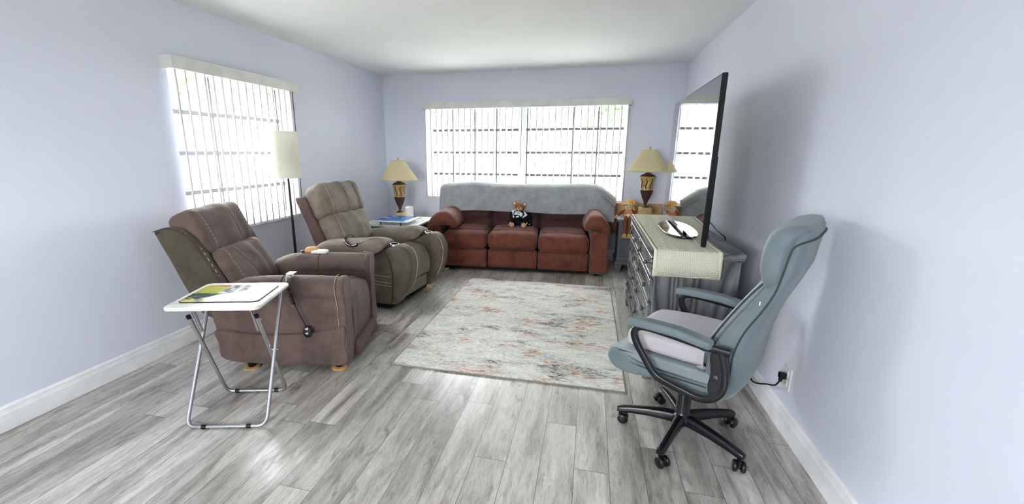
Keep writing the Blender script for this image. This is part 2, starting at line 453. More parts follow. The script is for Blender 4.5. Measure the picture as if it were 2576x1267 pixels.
def smooth_loop(pts, n=5, closed=True):
    out = []; m = len(pts)
    rng = range(m) if closed else range(m-1)
    for i in rng:
        g = lambda k: V(*pts[k % m]) if closed else V(*pts[max(0, min(m-1, k))])
        p0, p1, p2, p3 = g(i-1), g(i), g(i+1), g(i+2)
        for t in range(n):
            t /= n
            out.append(0.5*((2*p1)+(-p0+p2)*t+(2*p0-5*p1+4*p2-p3)*t*t+(-p0+3*p1-3*p2+p3)*t*t*t))
    if not closed: out.append(V(*pts[-1]))
    return out

AXES = {'uz': lambda a, b, w: V(a, w, b), 'vz': lambda a, b, w: V(w, a, b), 'uv': lambda a, b, w: V(a, b, w)}
def slab(bm, prof, w0, w1, r, ax='uz', n=4, rs=4, fn=None, wdiv=2):
    """closed 2-D outline extruded from w0 to w1 with rounded rims; n=0 keeps corners straight"""
    P = [V(p[0], p[1]) for p in prof]
    if n: P = [V(p[0], p[1]) for p in smooth_loop([(p[0], p[1], 0) for p in prof], n)]
    area = sum(P[i].x*P[(i+1) % len(P)].y-P[(i+1) % len(P)].x*P[i].y for i in range(len(P)))
    if area < 0: P.reverse()
    m = len(P); N = []
    for i in range(m):
        e1 = (P[i]-P[i-1]).normalized(); e2 = (P[(i+1) % m]-P[i]).normalized()
        n1 = V(e1.y, -e1.x); n2 = V(e2.y, -e2.x); nn = n1+n2
        nn = nn/max(0.5, nn.length*nn.length/2) if nn.length > 1e-6 else n1
        N.append(nn)
    lay = []
    for k in range(rs+1):
        t = R(90*k/rs); lay.append((r*(1-math.sin(t)), w0+r*(1-math.cos(t))))
    for k in range(1, wdiv): lay.append((0, w0+r+(w1-w0-2*r)*k/wdiv))
    for k in range(rs, -1, -1):
        t = R(90*k/rs); lay.append((r*(1-math.sin(t)), w1-r*(1-math.cos(t))))
    rings = []
    for ins, w in lay:
        ring = []
        for i in range(m):
            q = P[i]-N[i]*ins; p = AXES[ax](q.x, q.y, w)
            if fn: p = fn(p)
            ring.append(bm.verts.new(p))
        rings.append(ring)
    for a, b in zip(rings, rings[1:]):
        for i in range(m):
            bm.faces.new((a[i], a[(i+1) % m], b[(i+1) % m], b[i]))
    bm.faces.new(list(reversed(rings[0]))); bm.faces.new(rings[-1])

def tube(bm, pts, r, seg=8, closed=False, caps=True, flat=None, up=None):
    pts = [V(*p) for p in pts]; m = len(pts)
    rad = r if isinstance(r, (list, tuple)) else [r]*m
    tang = []
    for i in range(m):
        a = pts[i-1] if (i > 0 or closed) else pts[i]
        b = pts[(i+1) % m] if (i < m-1 or closed) else pts[i]
        tang.append((b-a).normalized())
    nrm = V(*up) if up else (V(0, 0, 1) if abs(tang[0].z) < 0.9 else V(1, 0, 0))
    rings = []
    for i in range(m):
        t = tang[i]; nrm = (V(*up) if up else nrm); nrm = (nrm-t*nrm.dot(t))
        nrm = nrm.normalized() if nrm.length > 1e-6 else t.orthogonal().normalized()
        bn = t.cross(nrm); ring = []
        for k in range(seg):
            a = 2*math.pi*k/seg; ca, sa = math.cos(a), math.sin(a)
            if flat:
                e = 0.35
                ca = math.copysign(abs(ca)**e, ca)*flat[0]; sa = math.copysign(abs(sa)**e, sa)*flat[1]
                ring.append(bm.verts.new(pts[i]+nrm*ca+bn*sa))
            else: ring.append(bm.verts.new(pts[i]+(nrm*ca+bn*sa)*rad[i]))
        rings.append(ring)
    prs = list(zip(rings, rings[1:])) + ([(rings[-1], rings[0])] if closed else [])
    for a, b in prs:
        for k in range(seg): bm.faces.new((a[k], a[(k+1) % seg], b[(k+1) % seg], b[k]))
    if caps and not closed:
        bm.faces.new(list(reversed(rings[0]))); bm.faces.new(rings[-1])

def dashes(bm, pts, r=0.0016, on=0.014, off=0.009):
    pts = smooth_loop(pts, 8, False); acc = 0; cur = []; mode = True
    for a, b in zip(pts, pts[1:]):
        if mode: cur.append(a)
        acc += (b-a).length
        if acc > (on if mode else off):
            if mode:
                cur.append(b)
                tube(bm, cur, r, 5)
            cur = []; acc = 0; mode = not mode

def lathe(bm, prof, c=(0, 0, 0), seg=24, rot=None, rfn=None, caps=True):
    rings = []
    for (r, z) in prof:
        ring = []
        for k in range(seg):
            a = 2*math.pi*k/seg
            rr = rfn(r, z, a) if rfn else r
            p = V(rr*math.cos(a), rr*math.sin(a), z)
            if rot is not None: p = rot @ p
            ring.append(bm.verts.new(p+V(*c)))
        rings.append(ring)
    for a, b in zip(rings, rings[1:]):
        for k in range(seg): bm.faces.new((a[k], a[(k+1) % seg], b[(k+1) % seg], b[k]))
    if caps:
        if prof[0][0] > 1e-5: bm.faces.new(list(reversed(rings[0])))
        if prof[-1][0] > 1e-5: bm.faces.new(rings[-1])

def ell(bm, c, s, rot=None, seg=16, rg=10):
    rings = []
    for i in range(rg+1):
        t = -math.pi/2+math.pi*i/rg; rr = max(math.cos(t), 1e-4); rings.append((rr, math.sin(t)))
    vs = []
    for rr, z in rings:
        ring = []
        for k in range(seg):
            a = 2*math.pi*k/seg
            p = V(rr*math.cos(a)*s[0], rr*math.sin(a)*s[1], z*s[2])
            if rot is not None: p = rot @ p
            ring.append(bm.verts.new(p+V(*c)))
        vs.append(ring)
    for a, b in zip(vs, vs[1:]):
        for k in range(seg): bm.faces.new((a[k], a[(k+1) % seg], b[(k+1) % seg], b[k]))
    bm.faces.new(list(reversed(vs[0]))); bm.faces.new(vs[-1])

def grid(bm, f, nu, nv):
    g = [[bm.verts.new(f(i/nu, j/nv)) for j in range(nv+1)] for i in range(nu+1)]
    for i in range(nu):
        for j in range(nv): bm.faces.new((g[i][j], g[i+1][j], g[i+1][j+1], g[i][j+1]))

def loft(bm, rings):
    vr = [[bm.verts.new(V(*p)) for p in r] for r in rings]; m = len(vr[0])
    for a, b in zip(vr, vr[1:]):
        for k in range(m): bm.faces.new((a[k], a[(k+1) % m], b[(k+1) % m], b[k]))
    bm.faces.new(list(reversed(vr[0]))); bm.faces.new(vr[-1])

def NB(): return bmesh.new()
def obj(name, bm, mat, parent=None, smooth=True, wn=False, weld=True):
    if weld: bmesh.ops.remove_doubles(bm, verts=bm.verts, dist=2e-5)
    bmesh.ops.recalc_face_normals(bm, faces=bm.faces)
    me = bpy.data.meshes.new(name); bm.to_mesh(me); bm.free()
    for m_ in (mat if isinstance(mat, (list, tuple)) else [mat]):
        me.materials.append(M[m_] if isinstance(m_, str) else m_)
    for p in me.polygons: p.use_smooth = smooth
    o = bpy.data.objects.new(name, me); COL.objects.link(o)
    if parent: o.parent = parent
    if smooth: 
        me.set_sharp_from_angle(angle=R(48))
    if wn:
        w = o.modifiers.new('weighted_normals', 'WEIGHTED_NORMAL'); w.keep_sharp = True
    return o
def box_obj(name, lo, hi, mat, parent=None, bevel=0.0):
    bm = NB(); add_box(bm, lo, hi)
    if bevel: bmesh.ops.bevel(bm, geom=list(bm.edges), offset=bevel, segments=2, affect='EDGES', profile=0.5)
    return obj(name, bm, mat, parent, smooth=bool(bevel), wn=bool(bevel))
def tag(o, label, cat, group=None):
    o['label'] = label; o['category'] = cat
    if group: o['group'] = group
    return o
def thing(name, label, cat, loc=(0, 0, 0), rz=0, group=None):
    o = bpy.data.objects.new(name, None); o.empty_display_size = 0.1; COL.objects.link(o)
    o.location = loc; o.rotation_euler = (0, 0, R(rz)); return tag(o, label, cat, group)
def struct(o):
    o['kind'] = 'structure'; return o

# ------------------------------------------------------------------ room shell
TH = 0.2
bm = NB(); add_box(bm, (XL-TH, YF-TH, -0.12), (XR+TH, YB+TH, 0)); struct(obj('floor', bm, 'floor', smooth=False))
bm = NB(); add_box(bm, (XL-TH, YF-TH, ZC), (XR+TH, YB+TH, ZC+0.15)); struct(obj('ceiling', bm, 'ceiling', smooth=False))
def holed(name, ax, c0, c1, a0, a1, hole):
    """wall slab with one rectangular opening; ax = running axis ('x' or 'y')"""
    bm = NB(); h0, h1, z0, z1 = hole
    mk = (lambda p, q, zl, zh: add_box(bm, (p, c0, zl), (q, c1, zh))) if ax == 'x' else (lambda p, q, zl, zh: add_box(bm, (c0, p, zl), (c1, q, zh)))
    mk(a0, h0, 0, ZC); mk(h1, a1, 0, ZC); mk(h0, h1, 0, z0); mk(h0, h1, z1, ZC)
    return struct(obj(name, bm, 'wall', smooth=False, weld=False))
holed('wall_left', 'y', XL-TH, XL, YF, YB, WL)
holed('wall_back', 'x', YB, YB+TH, XL-TH, XR+TH, WB)
holed('wall_front', 'x', YF-TH, YF, XL-TH, XR+TH, WF)
bm = NB(); add_box(bm, (XR, YF, 0), (XR+TH, YB, ZC)); struct(obj('wall_right', bm, 'wall', smooth=False))

BBP = [(0, 0), (0.016, 0), (0.016, 0.092), (0.0145, 0.097), (0.0125, 0.099), (0.0125, 0.106), (0.0105, 0.110), (0.0105, 0.114), (0.012, 0.117), (0.010, 0.124), (0.006, 0.130), (0.002, 0.134), (0, 0.134)]
def baseboard(name, f, a0, a1):
    bm = NB(); r0 = [bm.verts.new(f(d, z, a0)) for d, z in BBP]; r1 = [bm.verts.new(f(d, z, a1)) for d, z in BBP]
    m = len(BBP)
    for k in range(m): bm.faces.new((r0[k], r0[(k+1) % m], r1[(k+1) % m], r1[k]))
    bm.faces.new(r0); bm.faces.new(list(reversed(r1)))
    struct(obj(name, bm, 'white_trim', smooth=False))
baseboard('baseboard_left', lambda d, z, a: V(XL+d, a, z), YF, YB)
baseboard('baseboard_right', lambda d, z, a: V(XR-d, a, z), YF, YB)
baseboard('baseboard_back', lambda d, z, a: V(a, YB-d, z), XL, XR)
baseboard('baseboard_front', lambda d, z, a: V(a, YF+d, z), XL, XR)

# ------------------------------------------------------------------ windows
def window(name, f, a0, a1, z0, z1, posts, bars, munts, sill=True):
    """f(along, depth, z): depth counted outward from the room face"""
    def bx(bm, p, q, d0, d1, zl, zh):
        A, B = f(p, d0, zl), f(q, d1, zh)
        add_box(bm, [min(a, b) for a, b in zip(A, B)], [max(a, b) for a, b in zip(A, B)])
    bm = NB(); t = 0.04
    bx(bm, a0, a0+t, 0.09, 0.15, z0, z1); bx(bm, a1-t, a1, 0.09, 0.15, z0, z1)
    bx(bm, a0+t, a1-t, 0.09, 0.15, z0, z0+0.035); bx(bm, a0+t, a1-t, 0.09, 0.15, z1-0.04, z1)
    for p, q in posts: bx(bm, p, q, 0.085, 0.155, z0+0.035, z1-0.04)
    w = struct(obj(name, bm, 'white_metal', smooth=False, weld=False))
    segs = []; c = a0+t
    for p, q in posts: segs.append((c, p)); c = q
    segs.append((c, a1-t))
    for z in bars:
        for p, q in segs:
            bm = NB(); bx(bm, p, q, 0.095, 0.14, z-0.015, z+0.015); obj('horizontal_bar', bm, 'grey_metal', w, False)
    for a in munts:
        bm = NB(); bx(bm, a-0.0075, a+0.0075, 0.105, 0.119, z0+0.035, z1-0.04); obj('vertical_bar', bm, 'grey_metal', w, False)
    for p, q in segs:
        bm = NB(); bx(bm, p, q, 0.121, 0.125, z0+0.035, z1-0.04); obj('pane', bm, 'glass', w, False)
    if sill:
        bm = NB(); bx(bm, a0-0.0, a1+0.0, -0.018, 0.10, z0-0.02, z0+0.004)
        obj('sill', bm, 'sill', w, False)
    return w
window('window_1', lambda a, d, z: (XL-d, a, z), *WL, [], [1.105, 1.405, 1.705], [WL[1]-0.085, WL[0]+0.45])
window('window_2', lambda a, d, z: (a, YB+d, z), *WB, [(-0.974, -0.872)], [1.106, 1.405, 1.705], [-2.205, -1.905, -1.589, -1.279, -0.86, -0.563, -0.255, 0.061])
window('fill_window', lambda a, d, z: (a, YF-d, z), *WF, [(-1.25, -1.15)], [], [], True)  # unseen window, added behind the camera to let in fill light

def blind(name, label, loc, rz, length, z1, vanes, ang, zb, wands):
    """local x along the window, y towards the room, z up; origin on wall face"""
    t = thing(name, label, 'blind', loc, rz)
    bm = NB()
    add_box(bm, (0, 0.100, z1-0.085), (length, 0.110, z1)); add_box(bm, (0, 0.002, z1-0.085), (0.006, 0.100, z1)); add_box(bm, (length-0.006, 0.002, z1-0.085), (length, 0.100, z1))
    add_box(bm, (0.006, 0.002, z1-0.006), (length-0.006, 0.100, z1))
    obj('valance', bm, 'valance', t, False, weld=False)
    bm = NB(); add_box(bm, (0.02, 0.028, z1-0.06), (length-0.02, 0.072, z1-0.022)); obj('headrail', bm, 'white_trim', t, False)
    va = None
    for x in vanes:
        if va is None:
            bm = NB()
            def f(u, v):
                d = (u-0.5)*0.089; bow = 0.004*(1-(2*u-1)**2)
                return V(bow, d, zb+(z1-0.06-zb)*v)
            grid(bm, f, 6, 1)
            va = obj('vane', bm, 'vane', t)
            sm = va.modifiers.new('thickness', 'SOLIDIFY'); sm.thickness = 0.008; sm.offset = 0
        else:
            va = va.copy(); COL.objects.link(va)
        va.location = (x, 0.039, 0); va.rotation_euler = (0, 0, R(ang+random.uniform(-3, 3)))
    for x, y, zlo in wands:
        bm = NB(); tube(bm, [(x, y, z1-0.05), (x+0.003, y, zlo)], 0.004, 8); obj('wand', bm, 'grey_metal', t)
    return t
n1 = [0.045+0.081*i for i in range(16)]
# left wall: local x runs towards -Y when rotated -90, so start from the far end
blind('vertical_blind', 'white vertical blind with ivory valance over the left wall window', (XL, WL[1]-0.02, 0), -90, 1.34, 2.055, n1, -40, 0.80, [(0.06, 0.085, 0.93), (0.035, 0.02, 1.0)])
n2 = [x for x in [0.03+0.0805*i for i in range(34)] if not (1.30 < x < 1.40)]
blind('vertical_blind', 'wide white vertical blind with long ivory valance over the window behind the sofa', (WB[1]+0.02, YB, 0), 180, 2.72, 2.06, n2, 0, 0.80, [(1.36, 0.03, 1.24)])

# ------------------------------------------------------------------ seating helpers
def wrinkle(amp, freq, seed, axis=0):
    def fn(p):
        n = noise.noise(V(p.x*freq+seed, p.y*freq*1.3, p.z*freq*0.6))
        m = 1-abs(noise.noise(V(p.x*freq*1.7-seed, p.y*freq*2.4, p.z*freq*0.8)))*2
        q = p.copy(); d = p.normalized() if p.length > 1e-6 else p
        return q + d*(amp*n + amp*0.6*m)
    return fn
def cushion(name, parent, mat, c, s, r, tilt=0, puff=(0, 0, 0), n=(6, 18, 14), amp=0.003, seed=1.0, folds=None):
    """plush pad; tilt leans the top backwards (about the left-right axis). returns object and its placement"""
    rot = rotm(y=-tilt); w = wrinkle(amp, 9, seed)
    def fn(p):
        q = w(p)
        if folds: q = folds(q)
        return q
    bm = NB(); rbox(bm, c, s, r, n, rot, puff, fn)
    tree = BVHTree.FromBMesh(bm)
    return obj(name, bm, mat, parent), (V(*c), rot, tree)
def on_pad(pl, pts):
    out = []
    for p in smooth_loop([tuple(pl[0]+pl[1] @ V(*p)) for p in pts], 4, False):
        q, nrm, _, _ = pl[2].find_nearest(p)
        if (q-pl[0]).dot(nrm) < 0: nrm = -nrm
        out.append(q+nrm*0.0012)
    return out

# ------------------------------------------------------------------ recliner nearest the camera
def recliner_near():
    t = thing('recliner_chair', 'mauve-brown suede recliner with pale stitching, nearest the camera behind the folding tray table', 'armchair', (-1.59, 2.75, 0), 14)
    bm = NB(); add_box(bm, (-0.74, -0.34, 0.058), (-0.05, 0.34, 0.20)); obj('base_frame', bm, 'black_matte', t, False)
    for sx in (-0.66, -0.07):
        for sy in (-0.36, 0.34):
            bm = NB(); lathe(bm, [(0.022, 0.013), (0.024, 0.03), (0.026, 0.075)], (sx, sy, 0), 16); obj('foot', bm, 'black', t)
    SIDE = [(-0.005, 0.05), (0.0, 0.2), (-0.005, 0.36), (-0.012, 0.52), (-0.10, 0.55), (-0.35, 0.555), (-0.62, 0.545), (-0.78, 0.52), (-0.86, 0.44), (-0.85, 0.32), (-0.82, 0.18), (-0.79, 0.085), (-0.5, 0.055), (-0.2, 0.05)]
    for s in (-1, 1):
        bm = NB(); w = sorted((s*0.405, s*0.27)); slab(bm, SIDE, w[0], w[1], 0.025, 'uz')
        arm = obj('arm', bm, 'suede_mauve', t, wn=True)
        # rolled top of the arm
        bm = NB(); pts = []; path = smooth_loop([(-0.74, s*0.335, 0.50), (-0.60, s*0.335, 0.545), (-0.35, s*0.335, 0.553), (-0.12, s*0.335, 0.55), (-0.02, s*0.335, 0.542)], 5, False)
        rings = []
        for i, p in enumerate(path):
            k = 1.0; e = i/(len(path)-1)
            if e > 0.93: k = 0.96
            ring = []
            for a in range(20):
                an = 2*math.pi*a/20
                wob = 1+0.02*noise.noise(V(p.x*9, math.cos(an)*2, math.sin(an)*2+s))
                ring.append((p.x, p.y+math.cos(an)*0.085*k*wob, p.z+math.sin(an)*0.085*k*wob))
            rings.append(ring)
        loft(bm, rings); obj('arm_roll', bm, 'suede_mauve', arm, wn=True)
        # front facing of the arm, waisted below the roll
        FR = [(0.335-0.075, 0.06), (0.335-0.07, 0.3), (0.335-0.075, 0.46), (0.335-0.092, 0.53), (0.335-0.085, 0.59), (0.335-0.03, 0.632), (0.335+0.035, 0.632), (0.335+0.085, 0.595), (0.335+0.09, 0.535), (0.335+0.072, 0.47), (0.335+0.068, 0.3), (0.335+0.072, 0.06)]
        bm = NB(); slab(bm, [(s*a, b) for a, b in FR], -0.035, 0.012, 0.014, 'vz'); obj('front_panel', bm, 'suede_mauve', arm, wn=True)
        bm = NB(); tube(bm, smooth_loop([(-0.037, s*0.412, 0.07), (-0.037, s*0.41, 0.3), (-0.037, s*0.412, 0.45), (-0.04, s*0.425, 0.53), (-0.045, s*0.418, 0.59), (-0.045, s*0.37, 0.638), (-0.045, s*0.31, 0.639)], 5, False), 0.0015, 6)
        obj('stitching', bm, 'stitch', arm)
        bm = NB(); tube(bm, smooth_loop([(-0.39, s*0.27, 0.50), (-0.39, s*0.249, 0.555), (-0.39, s*0.275, 0.615), (-0.39, s*0.335, 0.641), (-0.39, s*0.395, 0.615), (-0.39, s*0.42, 0.56)], 4, False), 0.0025, 6)
        obj('seam', bm, 'seam', arm)
        # side pocket with drooping mouth
        PK = [(-0.005, 0.055), (-0.004, 0.2), (-0.006, 0.318), (-0.12, 0.292), (-0.28, 0.272), (-0.45, 0.266), (-0.62, 0.272), (-0.83, 0.296), (-0.825, 0.2), (-0.795, 0.09), (-0.5, 0.058), (-0.2, 0.053)]
        w = sorted((s*0.40, s*0.422))
        def pf(p, s=s):
            q = p.copy(); q.y += s*(0.007*noise.noise(V(p.x*9+3, 0, p.z*6))+0.006*max(0, 1-abs(p.x+0.42)/0.4)); return q
        bm = NB(); slab(bm, PK, w[0], w[1], 0.008, 'uz', fn=pf); pk = obj('side_pocket', bm, 'suede_mauve', arm, wn=True)
        bm = NB(); tube(bm, smooth_loop([(-0.02, s*0.424, 0.314), (-0.12, s*0.426, 0.291), (-0.28, s*0.430, 0.272), (-0.45, s*0.431, 0.266), (-0.62, s*0.428, 0.272), (-0.82, s*0.424, 0.295)], 5, False), 0.003, 6); obj('pocket_hem', bm, 'suede_plum', arm)
    # seat
    def seatfold(q): return q
    cushion('seat_cushion', t, 'suede_mauve', (-0.33, 0, 0.365), (0.62, 0.50, 0.20), 0.055, 0, (0.0, 0.0, 0.028), (14, 12, 5), 0.003, 2)
    bm = NB(); slab(bm, [(-0.16, 0.455), (-0.06, 0.462), (-0.012, 0.435), (0.004, 0.36), (0.008, 0.25), (0.0, 0.14), (-0.02, 0.125), (-0.16, 0.13)], -0.245, 0.245, 0.03, 'uz', wdiv=8); lp = obj('leg_rest_pad', bm, 'suede_mauve', t, wn=True)
    bm = NB(); tube(bm, [(-0.058, -0.235, 0.459), (-0.058, 0.235, 0.459)], 0.0022, 6); obj('seam', bm, 'seam', lp)
    bm = NB(); slab(bm, [(-0.10, 0.045), (0.03, 0.05), (0.042, 0.07), (0.028, 0.128), (0.0, 0.136), (-0.10, 0.135)], -0.265, 0.265, 0.012, 'uz'); obj('footrest', bm, 'suede_plum', t, wn=True)
    # back shell and wings
    SH = [(-0.995, 0.36), (-1.09, 0.66), (-1.165, 0.88), (-1.15, 0.925), (-1.10, 0.945), (-1.0, 0.83), (-0.86, 0.55), (-0.82, 0.36)]
    bm = NB(); slab(bm, SH, -0.30, 0.30, 0.03, 'uz', wdiv=8); obj('back_shell', bm, 'suede_olive', t, wn=True)
    WG = [(-0.93, 0.36), (-1.03, 0.53), (-1.108, 0.73), (-1.180, 0.905), (-1.170, 0.930), (-1.12, 0.948), (-1.04, 0.942), (-0.965, 0.895), (-0.905, 0.81), (-0.83, 0.66), (-0.77, 0.54), (-0.74, 0.42), (-0.80, 0.36)]
    for s in (-1, 1):
        bm = NB(); w = sorted((s*0.345, s*0.272)); slab(bm, WG, w[0], w[1], 0.02, 'uz'); wg = obj('wing', bm, 'suede_olive', t, wn=True)
        bm = NB(); dashes(bm, [(-1.06, s*0.326, 0.943), (-0.985, s*0.326, 0.909), (-0.905, s*0.326, 0.806), (-0.83, s*0.326, 0.656), (-0.77, s*0.326, 0.53)], 0.0032, 0.010, 0.009); obj('stitching', bm, 'stitch', wg)
        bm = NB(); tube(bm, smooth_loop([(-1.185, s*0.344, 0.925), (-1.12, s*0.344, 0.942), (-1.045, s*0.344, 0.934), (-0.975, s*0.344, 0.89), (-0.915, s*0.344, 0.805), (-0.84, s*0.344, 0.655), (-0.78, s*0.344, 0.53)], 5, False), 0.0022, 6); obj('seam', bm, 'seam', wg)
    def hf(q):
        # gathered folds running over the pillow
        if q.x > 0: q.x += 0.010*math.sin(q.y*30+1.0+2.0*noise.noise(V(q.y*5, q.z*6, 2)))*max(0, 1-abs(q.y-0.02)/0.24)*(0.4+0.6*abs(q.z)/0.15)
        return q
    hp, pl = cushion('head_pillow', t, 'suede_mauve', (-1.005, 0, 0.885), (0.19, 0.57, 0.315), 0.052, 24, (0.022, 0.0, 0.008), (6, 22, 14), 0.004, 5, hf)
    for y in (-0.215, 0.215):
        bm = NB(); dashes(bm, on_pad(pl, [(0.0, y, 0.160), (0.055, y, 0.145), (0.097, y, 0.08), (0.107, y, 0.0), (0.097, y, -0.08), (0.06, y, -0.14)]), 0.0017); obj('stitching', bm, 'stitch', hp)
    bm = NB(); tube(bm, smooth_loop(on_pad(pl, [(-0.02, 0.06, 0.166), (0.06, 0.065, 0.150), (0.108, 0.075, 0.08), (0.123, 0.08, -0.02), (0.1, 0.075, -0.1)]), 5, False), 0.0022, 6); obj('seam', bm, 'seam', hp)
    def lf(q):
        if q.x > 0: q.x += 0.011*math.sin(q.y*40+q.z*7+2.0*noise.noise(V(q.y*4, q.z*5, 7)))*max(0, 1-abs(q.y-0.05)/0.2)
        return q
    lp_, pl2 = cushion('lumbar_pillow', t, 'suede_mauve', (-0.845, 0, 0.60), (0.18, 0.545, 0.36), 0.05, 26, (0.03, 0.0, 0.008), (6, 24, 16), 0.004, 9, lf)
    for y in (-0.20, 0.20):
        bm = NB(); dashes(bm, on_pad(pl2, [(0.05, y, 0.170), (0.093, y, 0.10), (0.108, y, 0.0), (0.10, y, -0.1)]), 0.0017); obj('stitching', bm, 'stitch', lp_)
    bm = NB(); tube(bm, smooth_loop(on_pad(pl2, [(0.075, -0.12, 0.158), (0.112, -0.10, 0.08), (0.124, -0.06, 0.0), (0.118, -0.02, -0.09), (0.09, 0.0, -0.14)]), 5, False), 0.0022, 6); obj('seam', bm, 'seam', lp_)
    return t
recliner_near()
def loc_on(o, a, u, v, z):
    c, s = math.cos(R(a)), math.sin(R(a)); return (o[0]+u*c-v*s, o[1]+u*s+v*c, z)
C0 = None
for i, (u, v, o, a, mt, lab) in enumerate((
    (-0.66, -0.36, (-1.59, 2.75), 14, 'coaster', 'round birch floor coaster under the rear foot of the mauve-brown recliner'),
    (-0.07, -0.36, (-1.59, 2.75), 14, 'coaster', 'round birch floor coaster under the front foot of the mauve-brown recliner'),
    (0.0, 0.33, (-1.66, 3.84), -7, 'coaster', 'round birch floor coaster at the far front foot of the taupe recliner'))):
    if C0 is None:
        bm = NB(); lathe(bm, [(0.045, 0), (0.052, 0.003), (0.052, 0.011), (0.047, 0.0135), (0.0, 0.0135)], (0, 0, 0), 28)
        C0 = obj('floor_coaster', bm, mt); c = C0
    else:
        c = C0.copy(); COL.objects.link(c)
    c.location = loc_on(o, a, u, v, 0); tag(c, lab, 'coaster', 'floor coasters under furniture feet')
bm = NB(); lathe(bm, [(0.045, 0), (0.05, 0.003), (0.05, 0.012), (0.045, 0.015), (0.0, 0.015)], (-1.685, 4.965, 0), 28)
tag(obj('floor_coaster', bm, 'white_coaster'), 'white round floor coaster at the left front corner of the sofa', 'coaster', 'floor coasters under furniture feet')

# wired hand control tucked in the near recliner's pocket
def remote_near():
    t = thing('recliner_remote', 'black wired remote hanging into the side pocket of the mauve-brown recliner', 'remote', loc_on((-1.59, 2.75), 14, -0.26, -0.43, 0.27), 14)
    bm = NB(); ell(bm, (0.03, -0.012, 0.025), (0.030, 0.014, 0.042)); h = obj('handset', bm, 'black_gloss', t)
    for dz in (0.01, 0.04):
        bm = NB(); ell(bm, (0.03, -0.024, dz+0.006), (0.012, 0.005, 0.008)); obj('button', bm, 'chrome', h)
    bm = NB(); tube(bm, smooth_loop([(0.025, -0.008, 0.06), (0.0, -0.012, 0.12), (-0.028, -0.01, 0.19), (-0.035, -0.012, 0.21)], 5, False), 0.0035, 6); obj('cord', bm, 'black', t)
    bm = NB(); pts = []
    for i in range(160):
        k = i/159; a = k*2*math.pi*11
        pts.append((-0.035-0.035*k+0.009*math.cos(a), -0.022+0.009*math.sin(a), 0.21+0.15*k))
    tube(bm, pts, 0.0035, 6); obj('coiled_cord', bm, 'black', t)
    bm = NB(); tube(bm, smooth_loop([(-0.07, -0.022, 0.36), (-0.075, 0.01, 0.385), (-0.07, 0.05, 0.39), (-0.06, 0.10, 0.388)], 4, False), 0.006, 8); add_box(bm, (-0.09, 0.03, 0.374), (-0.04, 0.085, 0.398)); obj('cord_clip', bm, 'chrome', t)
remote_near()

